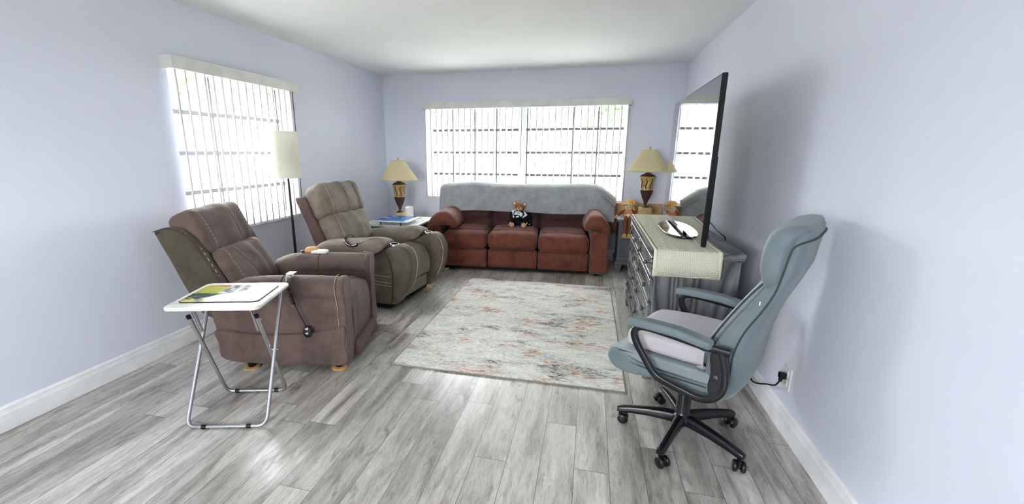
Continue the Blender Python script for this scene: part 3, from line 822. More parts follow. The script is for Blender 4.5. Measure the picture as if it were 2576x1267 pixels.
# ------------------------------------------------------------------ recliner by the floor lamp
def recliner_far():
    t = thing('recliner_chair', 'taupe suede recliner with bulging cup-holder arms, between the near recliner and the sofa', 'armchair', (-1.66, 3.84, 0), -7)
    bm = NB(); add_box(bm, (-0.76, -0.36, 0.015), (-0.02, 0.36, 0.2)); obj('base_frame', bm, 'black_matte', t, False)
    SIDE = [(0.02, 0.062), (0.10, 0.11), (0.165, 0.20), (0.205, 0.31), (0.225, 0.42), (0.215, 0.52), (0.17, 0.595), (0.095, 0.618), (0.01, 0.59), (-0.10, 0.545), (-0.40, 0.50), (-0.75, 0.47), (-0.83, 0.38), (-0.82, 0.2), (-0.78, 0.09), (-0.4, 0.06)]
    PAD = [(-0.80, 0.53), (-0.70, 0.597), (-0.50, 0.628), (-0.30, 0.648), (-0.14, 0.668), (-0.05, 0.662), (-0.01, 0.635), (-0.03, 0.595), (-0.10, 0.54), (-0.18, 0.492), (-0.26, 0.480), (-0.40, 0.487), (-0.70, 0.47), (-0.80, 0.475)]
    for s in (-1, 1):
        bm = NB(); w = sorted((s*0.41, s*0.245)); slab(bm, SIDE, w[0], w[1], 0.04, 'uz'); arm = obj('arm', bm, 'suede_olive_light', t, wn=True)
        def pf(p, s=s):
            q = p.copy(); q.z += 0.004*noise.noise(V(p.x*12, p.y*20, 3)) - 0.020*((abs(p.y)-0.33)/0.09)**2*(1 if p.z > 0.56 else 0.2); return q
        bm = NB(); w = sorted((s*0.435, s*0.235)); slab(bm, PAD, w[0], w[1], 0.026, 'uz', fn=pf, wdiv=6); pd = obj('arm_pad', bm, 'suede_taupe', t, wn=True)
        bm = NB(); tube(bm, smooth_loop([(-0.70, s*0.415, 0.578), (-0.5, s*0.418, 0.602), (-0.3, s*0.418, 0.612), (-0.2, s*0.420, 0.600)], 5, False), 0.002, 6); obj('seam', bm, 'seam', pd)
        bm = NB(); ell(bm, (-0.795, s*0.335, 0.465), (0.07, 0.075, 0.075)); obj('arm_tail', bm, 'suede_taupe', arm)
        # outer wrap panel seam, dark groove and pale welts
        bm = NB(); tube(bm, smooth_loop([(0.03, s*0.411, 0.07), (0.05, s*0.413, 0.2), (0.055, s*0.413, 0.35), (0.03, s*0.413, 0.48), (-0.02, s*0.412, 0.56)], 6, False), 0.0045, 6); obj('groove', bm, 'seam', arm)
        for z in (0.33, 0.272, 0.245):
            bm = NB(); tube(bm, smooth_loop([(-0.22, s*0.412, z+0.012), (-0.1, s*0.412, z+0.004), (0.035, s*0.412, z)], 4, False), 0.0022, 6); obj('welt', bm, 'stitch', arm)
        bm = NB(); tube(bm, smooth_loop([(0.115, s*0.372, 0.618), (0.185, s*0.372, 0.585), (0.226, s*0.372, 0.50), (0.232, s*0.372, 0.42), (0.212, s*0.372, 0.30), (0.17, s*0.372, 0.19)], 6, False), 0.003, 6); obj('piping', bm, 'suede_olive', arm)
        bm = NB(); tube(bm, smooth_loop([(0.10, s*0.262, 0.615), (0.185, s*0.262, 0.575), (0.222, s*0.262, 0.50), (0.228, s*0.262, 0.42), (0.207, s*0.262, 0.30), (0.16, s*0.262, 0.19)], 6, False), 0.0025, 6); obj('piping', bm, 'stitch', arm)
        bm = NB(); lathe(bm, [(0.034, 0.585), (0.034, 0.612), (0.04, 0.6165), (0.045, 0.612), (0.046, 0.60)], (0.035, s*0.325, 0.005), 28, caps=False); cup = obj('cup_holder', bm, 'chrome', arm)
        bm = NB(); lathe(bm, [(0.034, 0.606), (0.0, 0.606)], (0.035, s*0.325, 0.002), 28); obj('cup_well', bm, 'black_gloss', cup)
    cushion('seat_cushion', t, 'suede_taupe', (-0.30, 0, 0.40), (0.62, 0.48, 0.18), 0.055, 0, (0, 0, 0.02), (14, 12, 5), 0.004, 12)
    def lfn(p):
        q = p.copy(); q.x += 0.005*math.sin(p.y*30+p.z*7)*(1 if p.x > 0 else 0); return q
    bm = NB(); slab(bm, [(-0.16, 0.50), (-0.04, 0.515), (0.035, 0.495), (0.085, 0.43), (0.105, 0.34), (0.09, 0.255), (0.055, 0.225), (-0.16, 0.23)], -0.24, 0.24, 0.035, 'uz', fn=lfn, wdiv=12); obj('leg_rest_pad', bm, 'suede_taupe', t, wn=True)
    bm = NB(); slab(bm, [(-0.12, 0.07), (0.02, 0.072), (0.05, 0.10), (0.058, 0.17), (0.045, 0.218), (-0.12, 0.22)], -0.24, 0.24, 0.02, 'uz', wdiv=6); obj('footrest', bm, 'suede_taupe', t, wn=True)
    SH = [(-0.80, 0.42), (-0.872, 0.53), (-0.96, 0.735), (-1.065, 0.955), (-1.03, 0.985), (-0.945, 0.978), (-0.86, 0.80), (-0.755, 0.59), (-0.70, 0.43)]
    bm = NB(); slab(bm, SH, -0.31, 0.31, 0.016, 'uz', wdiv=6); obj('back_shell', bm, 'suede_plum', t, wn=True)
    def hf(q):
        q.x += 0.007*math.sin(q.y*26+0.5+2.0*noise.noise(V(q.y*5, q.z*5, 4)))*(1 if q.x > 0.02 else 0); return q
    hp, pl = cushion('head_pillow', t, 'suede_taupe', (-0.835, 0, 0.945), (0.22, 0.58, 0.325), 0.06, 22, (0.025, 0, 0.01), (6, 22, 14), 0.004, 21, hf)
    for y in (-0.22, 0.0, 0.20):
        bm = NB(); tube(bm, smooth_loop(on_pad(pl, [(0.0, y, 0.170), (0.075, y, 0.145), (0.115+0.012*(abs(y) < 0.1), y, 0.07), (0.126+0.014*(abs(y) < 0.1), y, -0.01), (0.108+0.012*(abs(y) < 0.1), y, -0.09), (0.06, y, -0.15)]), 5, False), 0.0022, 6)
        obj('seam', bm, 'seam' if y > -0.1 else 'stitch', hp)
    def lf(q):
        if q.x > 0: q.x += 0.013*math.sin(q.y*36+q.z*5)*max(0.0, 1-abs(q.y)/0.23)
        return q
    lp, pl2 = cushion('lumbar_pillow', t, 'suede_taupe', (-0.725, 0, 0.655), (0.21, 0.55, 0.34), 0.055, 22, (0.035, 0, 0.01), (6, 40, 16), 0.004, 25, lf)
    bm = NB(); tube(bm, smooth_loop(on_pad(pl2, [(0.06, -0.21, 0.155), (0.108, -0.21, 0.08), (0.12, -0.21, 0.0), (0.11, -0.21, -0.09)]), 5, False), 0.0022, 6); obj('seam', bm, 'stitch', lp)
recliner_far()
def remote_far():
    o, a = (-1.66, 3.84), -7
    t = thing('recliner_remote', 'curved black wired remote lying over the arm pad of the taupe recliner', 'remote', loc_on(o, a, -0.36, -0.345, 0.63), a)
    bm = NB(); pts = smooth_loop([(-0.07, -0.045, 0.022), (-0.055, -0.085, 0.0), (-0.01, -0.101, -0.028), (0.04, -0.101, -0.034), (0.085, -0.098, -0.02)], 6, False)
    tube(bm, pts, 0.012, 10, flat=(0.009, 0.015)); h = obj('handset', bm, 'black_gloss', t)
    bm = NB(); tube(bm, [p+V(0, -0.012, 0.006) for p in pts[3:-8]], 0.003, 6); obj('trim_strip', bm, 'chrome', h)
    bm = NB(); tube(bm, smooth_loop([(0.085, -0.096, -0.016), (0.15, -0.07, 0.008), (0.21, -0.045, 0.03), (0.27, -0.03, 0.032), (0.32, -0.02, 0.022), (0.345, -0.01, 0.0)], 6, False), 0.0035, 6); obj('cord', bm, 'black', t)
    bm = NB(); tube(bm, smooth_loop([(-0.07, -0.045, 0.024), (-0.08, 0.0, 0.036), (-0.085, 0.05, 0.03), (-0.09, 0.10, -0.005)], 5, False), 0.003, 6); obj('cord_loop', bm, 'black', t)
remote_far()
# small cloth lying on the far arm of the near recliner
def cloth_bundle():
    p = loc_on((-1.59, 2.75), 14, -0.47, 0.335, 0.632)
    t = thing('cloth_bundle', 'small tan and white cloth bundle on the far arm of the mauve-brown recliner', 'cloth', p, 14)
    bm = NB(); rbox(bm, (0, 0.03, 0.016), (0.10, 0.07, 0.032), 0.015, (6, 4, 2), None, (0, 0, 0.015), wrinkle(0.006, 22, 3)); obj('tan_fold', bm, 'tan', t)
    bm = NB(); rbox(bm, (0.07, 0.01, 0.009), (0.12, 0.08, 0.018), 0.008, (5, 4, 2), None, (0, 0, 0.008), wrinkle(0.005, 25, 8)); obj('white_fold', bm, 'white_cloth', t)
    bm = NB(); rbox(bm, (-0.065, 0.01, 0.010), (0.035, 0.035, 0.02), 0.008, (3, 3, 2), rotm(z=35)); obj('dark_tip', bm, 'walnut', t)
cloth_bundle()

# ------------------------------------------------------------------ sofa
SO, SA = (-0.762, 5.0), -85.5
def sofa():
    t = thing('sofa', 'rust-brown three-seat reclining sofa under the back window', 'sofa', (SO[0], SO[1], 0), SA)
    bm = NB(); add_box(bm, (-0.69, -1.04, 0.018), (-0.05, 0.98, 0.12)); obj('base_frame', bm, 'black_matte', t, False)
    for fu, fv, fz in ((-0.075, -0.92, 0.0145), (-0.075, 0.90, 0), (-0.64, -0.92, 0), (-0.64, 0.90, 0)):
        bm = NB(); lathe(bm, [(0.03, fz), (0.034, fz+0.004), (0.034, 0.04)], (fu, fv, 0), 16); obj('foot', bm, 'black', t)
    cuts = [-0.955, -0.395, 0.205, 0.805]
    for i in range(3):
        a, b = cuts[i]+0.006, cuts[i+1]-0.006; c = (a+b)/2; w = b-a; lift = (0.0, 0.004, -0.012)[i]
        def ff(q, k=i):
            q.z += 0.004*math.sin(q.y*9+k); return q
        s, pl = cushion('seat_cushion', t, 'sofa', (-0.30, c, 0.375+lift), (0.62, w, 0.20), 0.06, 0, (0.014, 0, 0.018), (12, 14, 6), 0.004, 31+i, ff)
        bm = NB(); rbox(bm, (-0.36, c, 0.462+lift), (0.46, w-0.07, 0.07), 0.034, (10, 12, 2), None, (0, 0, 0.016), wrinkle(0.004, 8, 40+i)); obj('top_pad', bm, 'sofa', s)
        cushion('footrest_panel', t, 'sofa', (-0.055, c, 0.163+lift*0.5), (0.10, w, 0.215), 0.03, 0, (0.012, 0, 0.0), (3, 14, 8), 0.003, 50+i)
        def bf(q, k=i):
            # pulled seam that sags across the lumbar roll
            if q.x > 0:
                q.x -= 0.02*math.exp(-((q.z+0.10+0.05*(1-(q.y/0.27)**2))/0.016)**2)
            return q
        bw = (0.55, 0.595, 0.60)[i]
        cushion('back_cushion', t, 'sofa_back', (-0.575, c, 0.70), (0.17, bw, 0.56), 0.07, 11, (0.01, 0, 0), (5, 24, 34), 0.003, 60+i, bf)
    for s, (y0, y1), (p0, p1) in ((-1, (-1.085, -0.955), (-1.13, -0.765)), (1, (0.81, 1.008), (0.735, 1.025))):
        bm = NB(); slab(bm, [(0.0, 0.03), (0.004, 0.25), (0.0, 0.50), (-0.04, 0.54), (-0.55, 0.54), (-0.70, 0.5), (-0.72, 0.2), (-0.70, 0.03)], y0, y1, 0.022, 'uz', wdiv=3); arm = obj('arm', bm, 'sofa', t, wn=True)
        cy, hw = (p0+p1)/2, (p1-p0)/2
        # puffy pad: higher inside edge rolling over to the outside
        def af(q, s=s):
            q.z += -0.10*((q.y*s/hw)+0.15)**2 if q.z > 0 or True else 0
            q.z += 0.03
            return q
        bm = NB(); rbox(bm, (-0.29, cy, 0.61), (0.66, hw*2, 0.155), 0.07, (14, 12, 4), None, (0.01, 0, 0.02), lambda q, s=s, f=af: wrinkle(0.004, 7, 70+s)(f(q))); obj('arm_pad', bm, 'sofa', arm)
    bm = NB(); slab(bm, [(-0.58, 0.10), (-0.62, 0.6), (-0.65, 0.95), (-0.68, 0.975), (-0.715, 0.96), (-0.73, 0.6), (-0.72, 0.1)], -1.07, 0.99, 0.03, 'uz', wdiv=8); obj('back_frame', bm, 'sofa_back', t, wn=True)
sofa()
def blanket():
    t_bm = NB()
    NU, NV = 120, 40
    v0, v1 = -1.085, 1.10
    def hem(v):
        h = 0.663+0.022*math.exp(-((v+0.65)/0.3)**2)+0.012*math.exp(-((v-0.05)/0.3)**2)-0.006*math.sin(v*5)
        if v > 0.80: h -= 0.09*min(1, (v-0.80)/0.22)**1.2
        return h
    def ztop(v):
        z = 1.005+0.022*math.exp(-((v+0.62)/0.22)**2)+0.016*math.exp(-((v-0.70)/0.22)**2)+0.004*math.sin(v*7)
        if v > 0.86: z -= 0.165*((v-0.86)/0.24)**1.9
        if v < -1.02: z -= 0.02*((-1.02-v)/0.065)**2
        return z
    def f(a, b):
        v = v0+(v1-v0)*a
        h, zt = hem(v), ztop(v)
        if b < 0.5:
            k = b/0.5; z = h+(zt-0.08-h)*k
            u = -0.445-0.055*k + 0.010*math.sin(math.pi*k)
        elif b < 0.75:
            k = (b-0.5)/0.25; an = math.pi*k
            z = zt-0.08+0.08*math.sin(an); u = -0.50-0.1225*(1-math.cos(an))
        else:
            k = (b-0.75)/0.25; z = zt-0.08-(zt-0.65)*k; u = -0.745-0.005*k
        u += 0.009*noise.noise(V(v*3.2, z*5, 1.7))+0.004*noise.noise(V(v*11, z*9, 4))
        # fold near the right end and swell over the arm
        u += 0.022*math.exp(-((v-0.80-0.03*(z-0.8))/0.02)**2)*(1 if b < 0.5 else 0)*min(1, max(0, (0.9-z)*8))
        if v > 0.86:
            e = (v-0.86)/0.24
            if b < 0.5: u += 0.05*e*(1-b/0.5)
            if b < 0.5: u -= 0.07*e*e*(b/0.5)
        vv = v
        if v > 1.0: vv = 1.0+(v-1.0)*(1+0.3*(1-min(1, max(0, (zt-z)/0.3))))
        return V(u, vv, z)
    grid(t_bm, f, NU, NV)
    # right-hand end hanging down beside the back
    o = obj('throw_blanket', t_bm, 'blanket')
    o.location = (SO[0], SO[1], 0); o.rotation_euler = (0, 0, R(SA))
    sm = o.modifiers.new('thickness', 'SOLIDIFY'); sm.thickness = 0.012; sm.offset = 1
    tag(o, 'grey fleece throw blanket draped over the back of the brown sofa', 'blanket')
blanket()

# ------------------------------------------------------------------ teddy bear
def teddy():
    p = loc_on(SO, SA, -0.365, -0.045, 0.508)
    t = thing('teddy_bear', 'brown teddy bear in a black and white outfit sitting on the middle sofa seat', 'teddy bear', p, -88)
    def remesh(o, s):
        m = o.modifiers.new('union', 'REMESH'); m.mode = 'VOXEL'; m.voxel_size = s; m.use_smooth_shade = True
    bm = NB()
    ell(bm, (-0.03, 0, 0.09), (0.055, 0.062, 0.085)); ell(bm, (-0.035, 0, 0.238), (0.056, 0.066, 0.054), rotm(x=-6)); ell(bm, (-0.035, 0, 0.18), (0.03, 0.032, 0.03))
    for s in (-1, 1):
        ell(bm, (-0.045, s*0.062, 0.278-0.006*s), (0.014, 0.025, 0.025)); ell(bm, (0.05, s*0.062, 0.028), (0.08, 0.026, 0.026), rotm(z=s*10)); ell(bm, (-0.02, s*0.088, 0.10), (0.024, 0.024, 0.07), rotm(x=-s*14))
        ell(bm, (0.122, s*0.072, 0.034), (0.018, 0.034, 0.034))
    b = obj('body', bm, 'fur', t); remesh(b, 0.006)
    for s in (-1, 1):
        bm = NB(); ell(bm, (-0.034, s*0.064, 0.277-0.006*s), (0.009, 0.016, 0.018)); obj('inner_ear', bm, 'fur_cream', t)
        bm = NB(); ell(bm, (0.134, s*0.072, 0.034), (0.012, 0.028, 0.028)); obj('foot_pad', bm, 'fur_light', t)
        bm = NB(); ell(bm, (0.014, s*0.026, 0.250), (0.006, 0.006, 0.006), seg=10, rg=6); obj('eye', bm, 'black_gloss', t)
    bm = NB(); ell(bm, (0.010, 0, 0.222), (0.025, 0.034, 0.024)); obj('muzzle', bm, 'fur_light', t)
    bm = NB(); ell(bm, (0.033, 0, 0.232), (0.009, 0.013, 0.009)); obj('nose', bm, 'walnut', t)
    bm = NB()
    ell(bm, (-0.028, 0, 0.105), (0.066, 0.072, 0.078)); ell(bm, (-0.033, 0, 0.172), (0.046, 0.056, 0.024))
    for s in (-1, 1): ell(bm, (-0.018, s*0.09, 0.105), (0.032, 0.031, 0.075), rotm(x=-s*14))
    b = obj('shirt', bm, 'navy', t); remesh(b, 0.006)
    bm = NB(); ell(bm, (-0.03, 0, 0.045), (0.07, 0.078, 0.045))
    for s in (-1, 1): ell(bm, (0.04, s*0.06, 0.034), (0.07, 0.034, 0.033), rotm(z=s*10))
    b = obj('trousers', bm, 'navy', t); remesh(b, 0.006)
    # cape on the right with a small white dot
    bm = NB(); grid(bm, lambda a, c: V(-0.055+0.05*a*c, 0.02+0.115*a+0.02*(1-c), 0.16*c+0.004), 8, 8); o = obj('cape', bm, 'navy', t); o.modifiers.new('thickness', 'SOLIDIFY').thickness = 0.004
    bm = NB(); ell(bm, (-0.004, 0.128, 0.027), (0.004, 0.007, 0.007), seg=10, rg=6); obj('cape_button', bm, 'white_cloth', t)
    # white printed shapes on the shirt front
    def patch(poly, mat, lift=0.002):
        bm = NB(); P = [((x-640)/2656, (1030-y)/2656) for x, y in poly]
        ys = [p[0] for p in P]; zs = [p[1] for p in P]
        def inside(y, z):
            c = False
            for i in range(len(P)):
                (y1, z1), (y2, z2) = P[i], P[i-1]
                if (z1 > z) != (z2 > z) and y < (y2-y1)*(z-z1)/(z2-z1)+y1: c = not c
            return c
        st = 0.0012; cache = {}
        def vt(i, j):
            if (i, j) in cache: return cache[(i, j)]
            y, z = min(ys)+i*st, min(zs)+j*st
            e = 1-(y/0.082)**2-((z-0.105)/0.098)**2
            x = -0.028+0.069*math.sqrt(max(e, 0.0))+lift
            x = max(x, -0.018+0.03*math.sqrt(max(0, 1-((abs(y)-0.09)/0.031)**2))+lift if abs(abs(y)-0.09) < 0.031 else x)
            cache[(i, j)] = bm.verts.new((x, y, z)); return cache[(i, j)]
        for i in range(int((max(ys)-min(ys))/st)+1):
            for j in range(int((max(zs)-min(zs))/st)+1):
                if inside(min(ys)+(i+.5)*st, min(zs)+(j+.5)*st):
                    bm.faces.new((vt(i, j), vt(i+1, j), vt(i+1, j+1), vt(i, j+1)))
        o = obj('shirt_print', bm, mat, t); o.modifiers.new('thickness', 'SOLIDIFY').thickness = 0.002
    patch([(385, 505), (470, 480), (560, 480), (510, 510), (465, 560), (448, 640), (490, 745), (435, 745), (425, 620)], 'white_cloth')
    patch([(765, 530), (835, 540), (915, 640), (880, 680), (750, 755), (775, 700), (825, 625), (790, 575)], 'white_cloth')
    patch([(470, 615), (505, 550), (600, 525), (700, 545), (760, 600), (760, 660), (720, 700), (690, 690), (660, 650), (590, 635), (520, 650), (475, 645)], 'white_cloth')
    patch([(560, 570), (680, 568), (670, 592), (575, 590)], 'grey_cloth', 0.004)
    patch([(535, 715), (575, 675), (625, 658), (655, 690), (630, 722), (550, 725)], 'white_cloth')
    for y, rz in ((-0.105, 12), (0.105, -12)):
        bm = NB(); rbox(bm, (0.105, y*0.98, 0.045), (0.006, 0.010, 0.05), 0.002, (1, 1, 2), rotm(x=-25)); obj('trouser_stripe', bm, 'white_cloth', t)
teddy()

# ------------------------------------------------------------------ floor lamp
def floor_lamp():
    t = thing('floor_lamp', 'slim bronze floor lamp with white drum shade in front of the left window', 'lamp', (-2.62, 3.42, 0))
    bm = NB(); lathe(bm, [(0.125, 0), (0.13, 0.004), (0.13, 0.018), (0.12, 0.026), (0.03, 0.034), (0.016, 0.05), (0.012, 0.06)], seg=32); obj('base', bm, 'bronze', t)
    bm = NB(); tube(bm, [(0, 0, 0.05), (0, 0, 0.45), (0, 0, 0.80), (0, 0, 0.86), (0, 0, 1.40)], [0.013, 0.012, 0.012, 0.0085, 0.0075], 12); obj('pole', bm, 'bronze', t)
    bm = NB(); lathe(bm, [(0.107, 1.190), (0.109, 1.19), (0.105, 1.585), (0.103, 1.585), (0.107, 1.190)], seg=40, caps=False); s = obj('shade', bm, 'linen', t)
    for z, r in ((1.19, 0.108), (1.585, 0.104)):
        bm = NB(); tube(bm, [(r*math.cos(a*math.pi/20), r*math.sin(a*math.pi/20), z) for a in range(40)], 0.0025, 6, closed=True); obj('shade_rim', bm, 'linen', s)
    bm = NB(); 
    for k in range(3):
        a = 2*math.pi*k/3; tube(bm, [(0, 0, 1.40), (0.103*math.cos(a), 0.103*math.sin(a), 1.40)], 0.002, 6)
    obj('shade_spider', bm, 'bronze', s)
    bm = NB(); ell(bm, (0, 0, 1.45), (0.03, 0.03, 0.042)); obj('bulb', bm, 'white_cloth', t)
floor_lamp()

# ------------------------------------------------------------------ folding tray table
def tray_table():
    t = thing('folding_tray_table', 'folding tray table with white wood top and crossed steel tube legs', 'table', (-1.834, 1.816, 0), 16.4)
    bm = NB(); P = []
    hx, hy, cr = 0.237, 0.213, 0.035; cx, cy = -0.012, 0.057
    for sx, sy, a0 in ((1, -1, -90), (1, 1, 0), (-1, 1, 90), (-1, -1, 180)):
        for k in range(5):
            a = R(a0+22.5*k); P.append((cx+sx*(hx-cr)+cr*math.cos(a), cy+sy*(hy-cr)+cr*math.sin(a)))
    slab(bm, P, 0.645, 0.665, 0.006, 'uv', n=0, rs=3, wdiv=1); obj('tabletop', bm, 'white_wood', t, wn=True)
    def rounded(pts, r=0.05, n=5):
        out = [V(*pts[0])]
        for a, b, c in zip(pts, pts[1:], pts[2:]):
            a, b, c = V(*a), V(*b), V(*c); p = b+(a-b).normalized()*r; q = b+(c-b).normalized()*r
            for k in range(n+1):
                s = k/n; out.append((1-s)**2*p+2*s*(1-s)*b+s*s*q)
        out.append(V(*pts[-1])); return out
    rt = 0.0105
    bm = NB(); tube(bm, rounded([(-0.20, 0.19, 0.632), (-0.205, -0.177, rt+0.002), (0.205, -0.177, rt+0.002), (0.20, 0.19, 0.632)]), rt, 10); lf = obj('leg_frame', bm, 'steel', t)
    bm = NB(); tube(bm, rounded([(-0.172, -0.075, 0.592), (-0.175, 0.177, rt+0.002), (0.175, 0.177, rt+0.002), (0.172, -0.075, 0.592)]), rt, 10); lr = obj('leg_frame', bm, 'steel', t)
    for s in (-1, 1):
        bm = NB(); tube(bm, [(s*0.172, -0.069, 0.578), (s*0.172, -0.0752, 0.5925)], rt+0.0012, 10); obj('end_cap', bm, 'black', lr)
        for fr, y in ((lf, -0.177), (lr, 0.177)):
            bm = NB(); tube(bm, [(s*0.115-0.012, y, rt+0.002), (s*0.115+0.012, y, rt+0.002)], rt+0.0016, 10); obj('rubber_foot', bm, 'black', fr)
        bm = NB(); tube(bm, rounded([(s*0.148, -0.10, 0.634), (s*0.148, -0.075, 0.634), (s*0.148, -0.02, 0.485)], 0.02), 0.009, 10); obj('bracket', bm, 'steel', t)
        bm = NB(); tube(bm, [(s*0.140, -0.048, 0.562), (s*0.186, -0.055, 0.562)], 0.004, 8); obj('rivet', bm, 'chrome', t)
        bm = NB(); tube(bm, [(s*0.165, 0.033, 0.345), (s*0.215, 0.033, 0.345)], 0.004, 8); obj('rivet', bm, 'chrome', t)
    bm = NB(); tube(bm, [(-0.20, 0.19, 0.634), (0.20, 0.19, 0.634)], 0.0085, 10); obj('hinge_bar', bm, 'steel', t)
tray_table()
def placemat():
    t = thing('placemat', 'glossy printed mat with green and yellow foliage picture on the folding tray table', 'placemat', (-1.863, 1.872, 0.665), 16.4)
    def rr(hx, hy, cr):
        P = []
        for sx, sy, a0 in ((1, -1, -90), (1, 1, 0), (-1, 1, 90), (-1, -1, 180)):
            for k in range(5):
                a = R(a0+22.5*k); P.append((sx*(hx-cr)+cr*math.cos(a), sy*(hy-cr)+cr*math.sin(a)))
        return P
    bm = NB(); slab(bm, rr(0.204, 0.145, 0.03), 0, 0.004, 0.001, 'uv', n=0, rs=2, wdiv=1); obj('backing', bm, 'black', t)
    bm = NB(); slab(bm, rr(0.200, 0.141, 0.027), 0.0035, 0.0055, 0.0005, 'uv', n=0, rs=2, wdiv=1); obj('printed_face', bm, 'print', t)
placemat()

# ------------------------------------------------------------------ rug
bm = NB(); add_box(bm, (-0.765, -1.075, 0), (0.765, 1.075, 0.009)); rug = obj('area_rug', bm, 'rug', smooth=False)
rug.location = (-0.492, 3.583, 0); rug.rotation_euler = (0, 0, R(0.3)); 
tag(rug, 'ivory area rug with faded rust, grey and blue streaks on the plank floor', 'rug')
bm = NB(); tube(bm, [(-0.765, -1.075, 0.0055), (0.765, -1.075, 0.0055), (0.765, 1.075, 0.0055), (-0.765, 1.075, 0.0055)], 0.0052, 8, closed=True); obj('binding', bm, 'rug_edge', rug)

# ------------------------------------------------------------------ dresser
DX0, DX1, DY0, DY1, DZ = 0.415, 0.892, 2.735, 4.225, 0.85
def dresser():
    t = thing('dresser', 'grey limed-oak dresser with pewter knobs against the right wall under the television', 'dresser', ((DX0+DX1)/2, (DY0+DY1)/2, 0))
    ox, oy = (DX0+DX1)/2, (DY0+DY1)/2
    def bx(name, lo, hi, mat, par=t, bev=0.004):
        return box_obj(name, (lo[0]-ox, lo[1]-oy, lo[2]), (hi[0]-ox, hi[1]-oy, hi[2]), mat, par, bev)
    bx('carcass', (DX0, DY0+0.01, 0.10), (DX1-0.01, DY1-0.01, 0.795), 'oak_v')
    bm = NB()
    for d, z0, z1 in ((0.0, 0.795, 0.806), (0.016, 0.806, 0.822), (0.024, 0.822, 0.85)):
        add_box(bm, (DX0-0.012-d-ox, DY0-d-oy, z0), (DX1-ox, DY1+d-oy, z1))
    bmesh.ops.bevel(bm, geom=list(bm.edges), offset=0.004, segments=2, affect='EDGES'); obj('top', bm, 'oak_h', t, wn=True)
    bm = NB()
    for d, z0, z1 in ((0.022, 0.075, 0.135), (0.012, 0.135, 0.15)):
        add_box(bm, (DX0-d-ox, DY0-d*0.6-oy, z0), (DX1-0.005-ox, DY1+d*0.6-oy, z1))
    bmesh.ops.bevel(bm, geom=list(bm.edges), offset=0.005, segments=2, affect='EDGES'); obj('plinth', bm, 'oak_h', t, wn=True)
    for y in (DY0-0.008, DY1-0.112):
        for x in (DX0-0.02, DX1-0.10):
            bm = NB(); slab(bm, [(x-ox, 0.0), (x-ox+0.075, 0.0), (x-ox+0.085, 0.03), (x-ox+0.09, 0.076), (x-ox, 0.076)], y-oy, y-oy+0.12, 0.004, 'uz', n=0, rs=2); obj('foot', bm, 'oak_h', t, wn=True)
    rows = [(0.165, 0.318), (0.330, 0.483), (0.495, 0.648), (0.660, 0.790)]
    mid = (DY0+DY1)/2
    for y0, y1 in ((DY0+0.03, mid-0.012), (mid+0.012, DY1-0.03)):
        for z0, z1 in rows:
            d = bx('drawer', (DX0-0.014, y0, z0), (DX0+0.004, y1, z1), 'oak_h', t, 0.003)
            # raised frame around a sunk field
            bm = NB()
            for lo, hi in (((y0, z0), (y1, z0+0.022)), ((y0, z1-0.022), (y1, z1)), ((y0, z0+0.022), (y0+0.03, z1-0.022)), ((y1-0.03, z0+0.022), (y1, z1-0.022))):
                add_box(bm, (DX0-0.024-ox, lo[0]-oy, lo[1]), (DX0-0.013-ox, hi[0]-oy, hi[1]))
            bmesh.ops.bevel(bm, geom=list(bm.edges), offset=0.003, segments=1, affect='EDGES'); obj('drawer_frame', bm, 'oak_h', d, smooth=False)
            for ky in (y0+0.16, y1-0.16):
                bm = NB(); lathe(bm, [(0.010, 0), (0.007, 0.008), (0.007, 0.014), (0.015, 0.02), (0.0165, 0.026), (0.012, 0.033), (0.0, 0.035)], (DX0-0.013-ox, ky-oy, (z0+z1)/2), 16, rotm(y=-90)); obj('knob', bm, 'knob', d)
dresser()
def runner():
    x0, x1 = 0.392, 0.765; ya, yb = DY0-0.030, DY1+0.030; zt = 0.8525
    o = NB()
    prof = [(ya-0.006, 0.695), (ya-0.007, 0.77), (ya-0.006, 0.83), (ya-0.002, 0.85), (ya+0.008, zt+0.001)]
    n = 24
    for k in range(1, n): prof.append((ya+0.008+(yb-ya-0.016)*k/n, zt+0.0008*math.sin(k*1.7)))
    prof += [(yb-0.008, zt+0.001), (yb+0.002, 0.85), (yb+0.006, 0.83), (yb+0.007, 0.78), (yb+0.006, 0.735)]
    def f(a, b):
        i = b*(len(prof)-1); j = min(int(i), len(prof)-2); k = i-j
        y = prof[j][0]*(1-k)+prof[j+1][0]*k; z = prof[j][1]*(1-k)+prof[j+1][1]*k
        x = x0+(x1-x0)*a
        if j < 3: y -= 0.003*(1+math.sin(a*9))
        return V(x, y, z)
    grid(o, f, 12, len(prof)-1)
    r = obj('table_runner', o, 'quilt'); s = r.modifiers.new('thickness', 'SOLIDIFY'); s.thickness = 0.003; s.offset = 1
    tag(r, 'cream quilted table runner lying along the dresser top with its end hanging down', 'runner')
    # flat hem band all round
    bm = NB()
    def band(a0, a1, b0, b1, nu, nv): grid(bm, lambda a, b: f(a0+(a1-a0)*a, b0+(b1-b0)*b)+V(0, 0, 0), nu, nv)
    L = len(prof)-1
    band(0, 0.06, 0, 1, 2, L); band(0.94, 1, 0, 1, 2, L); band(0.06, 0.94, 0, 0.5/L, 10, 1); band(0.06, 0.94, 1-0.5/L, 1, 10, 1)
    h = obj('hem', bm, 'quilt_hem', r); s = h.modifiers.new('thickness', 'SOLIDIFY'); s.thickness = 0.0055; s.offset = 0.4
runner()

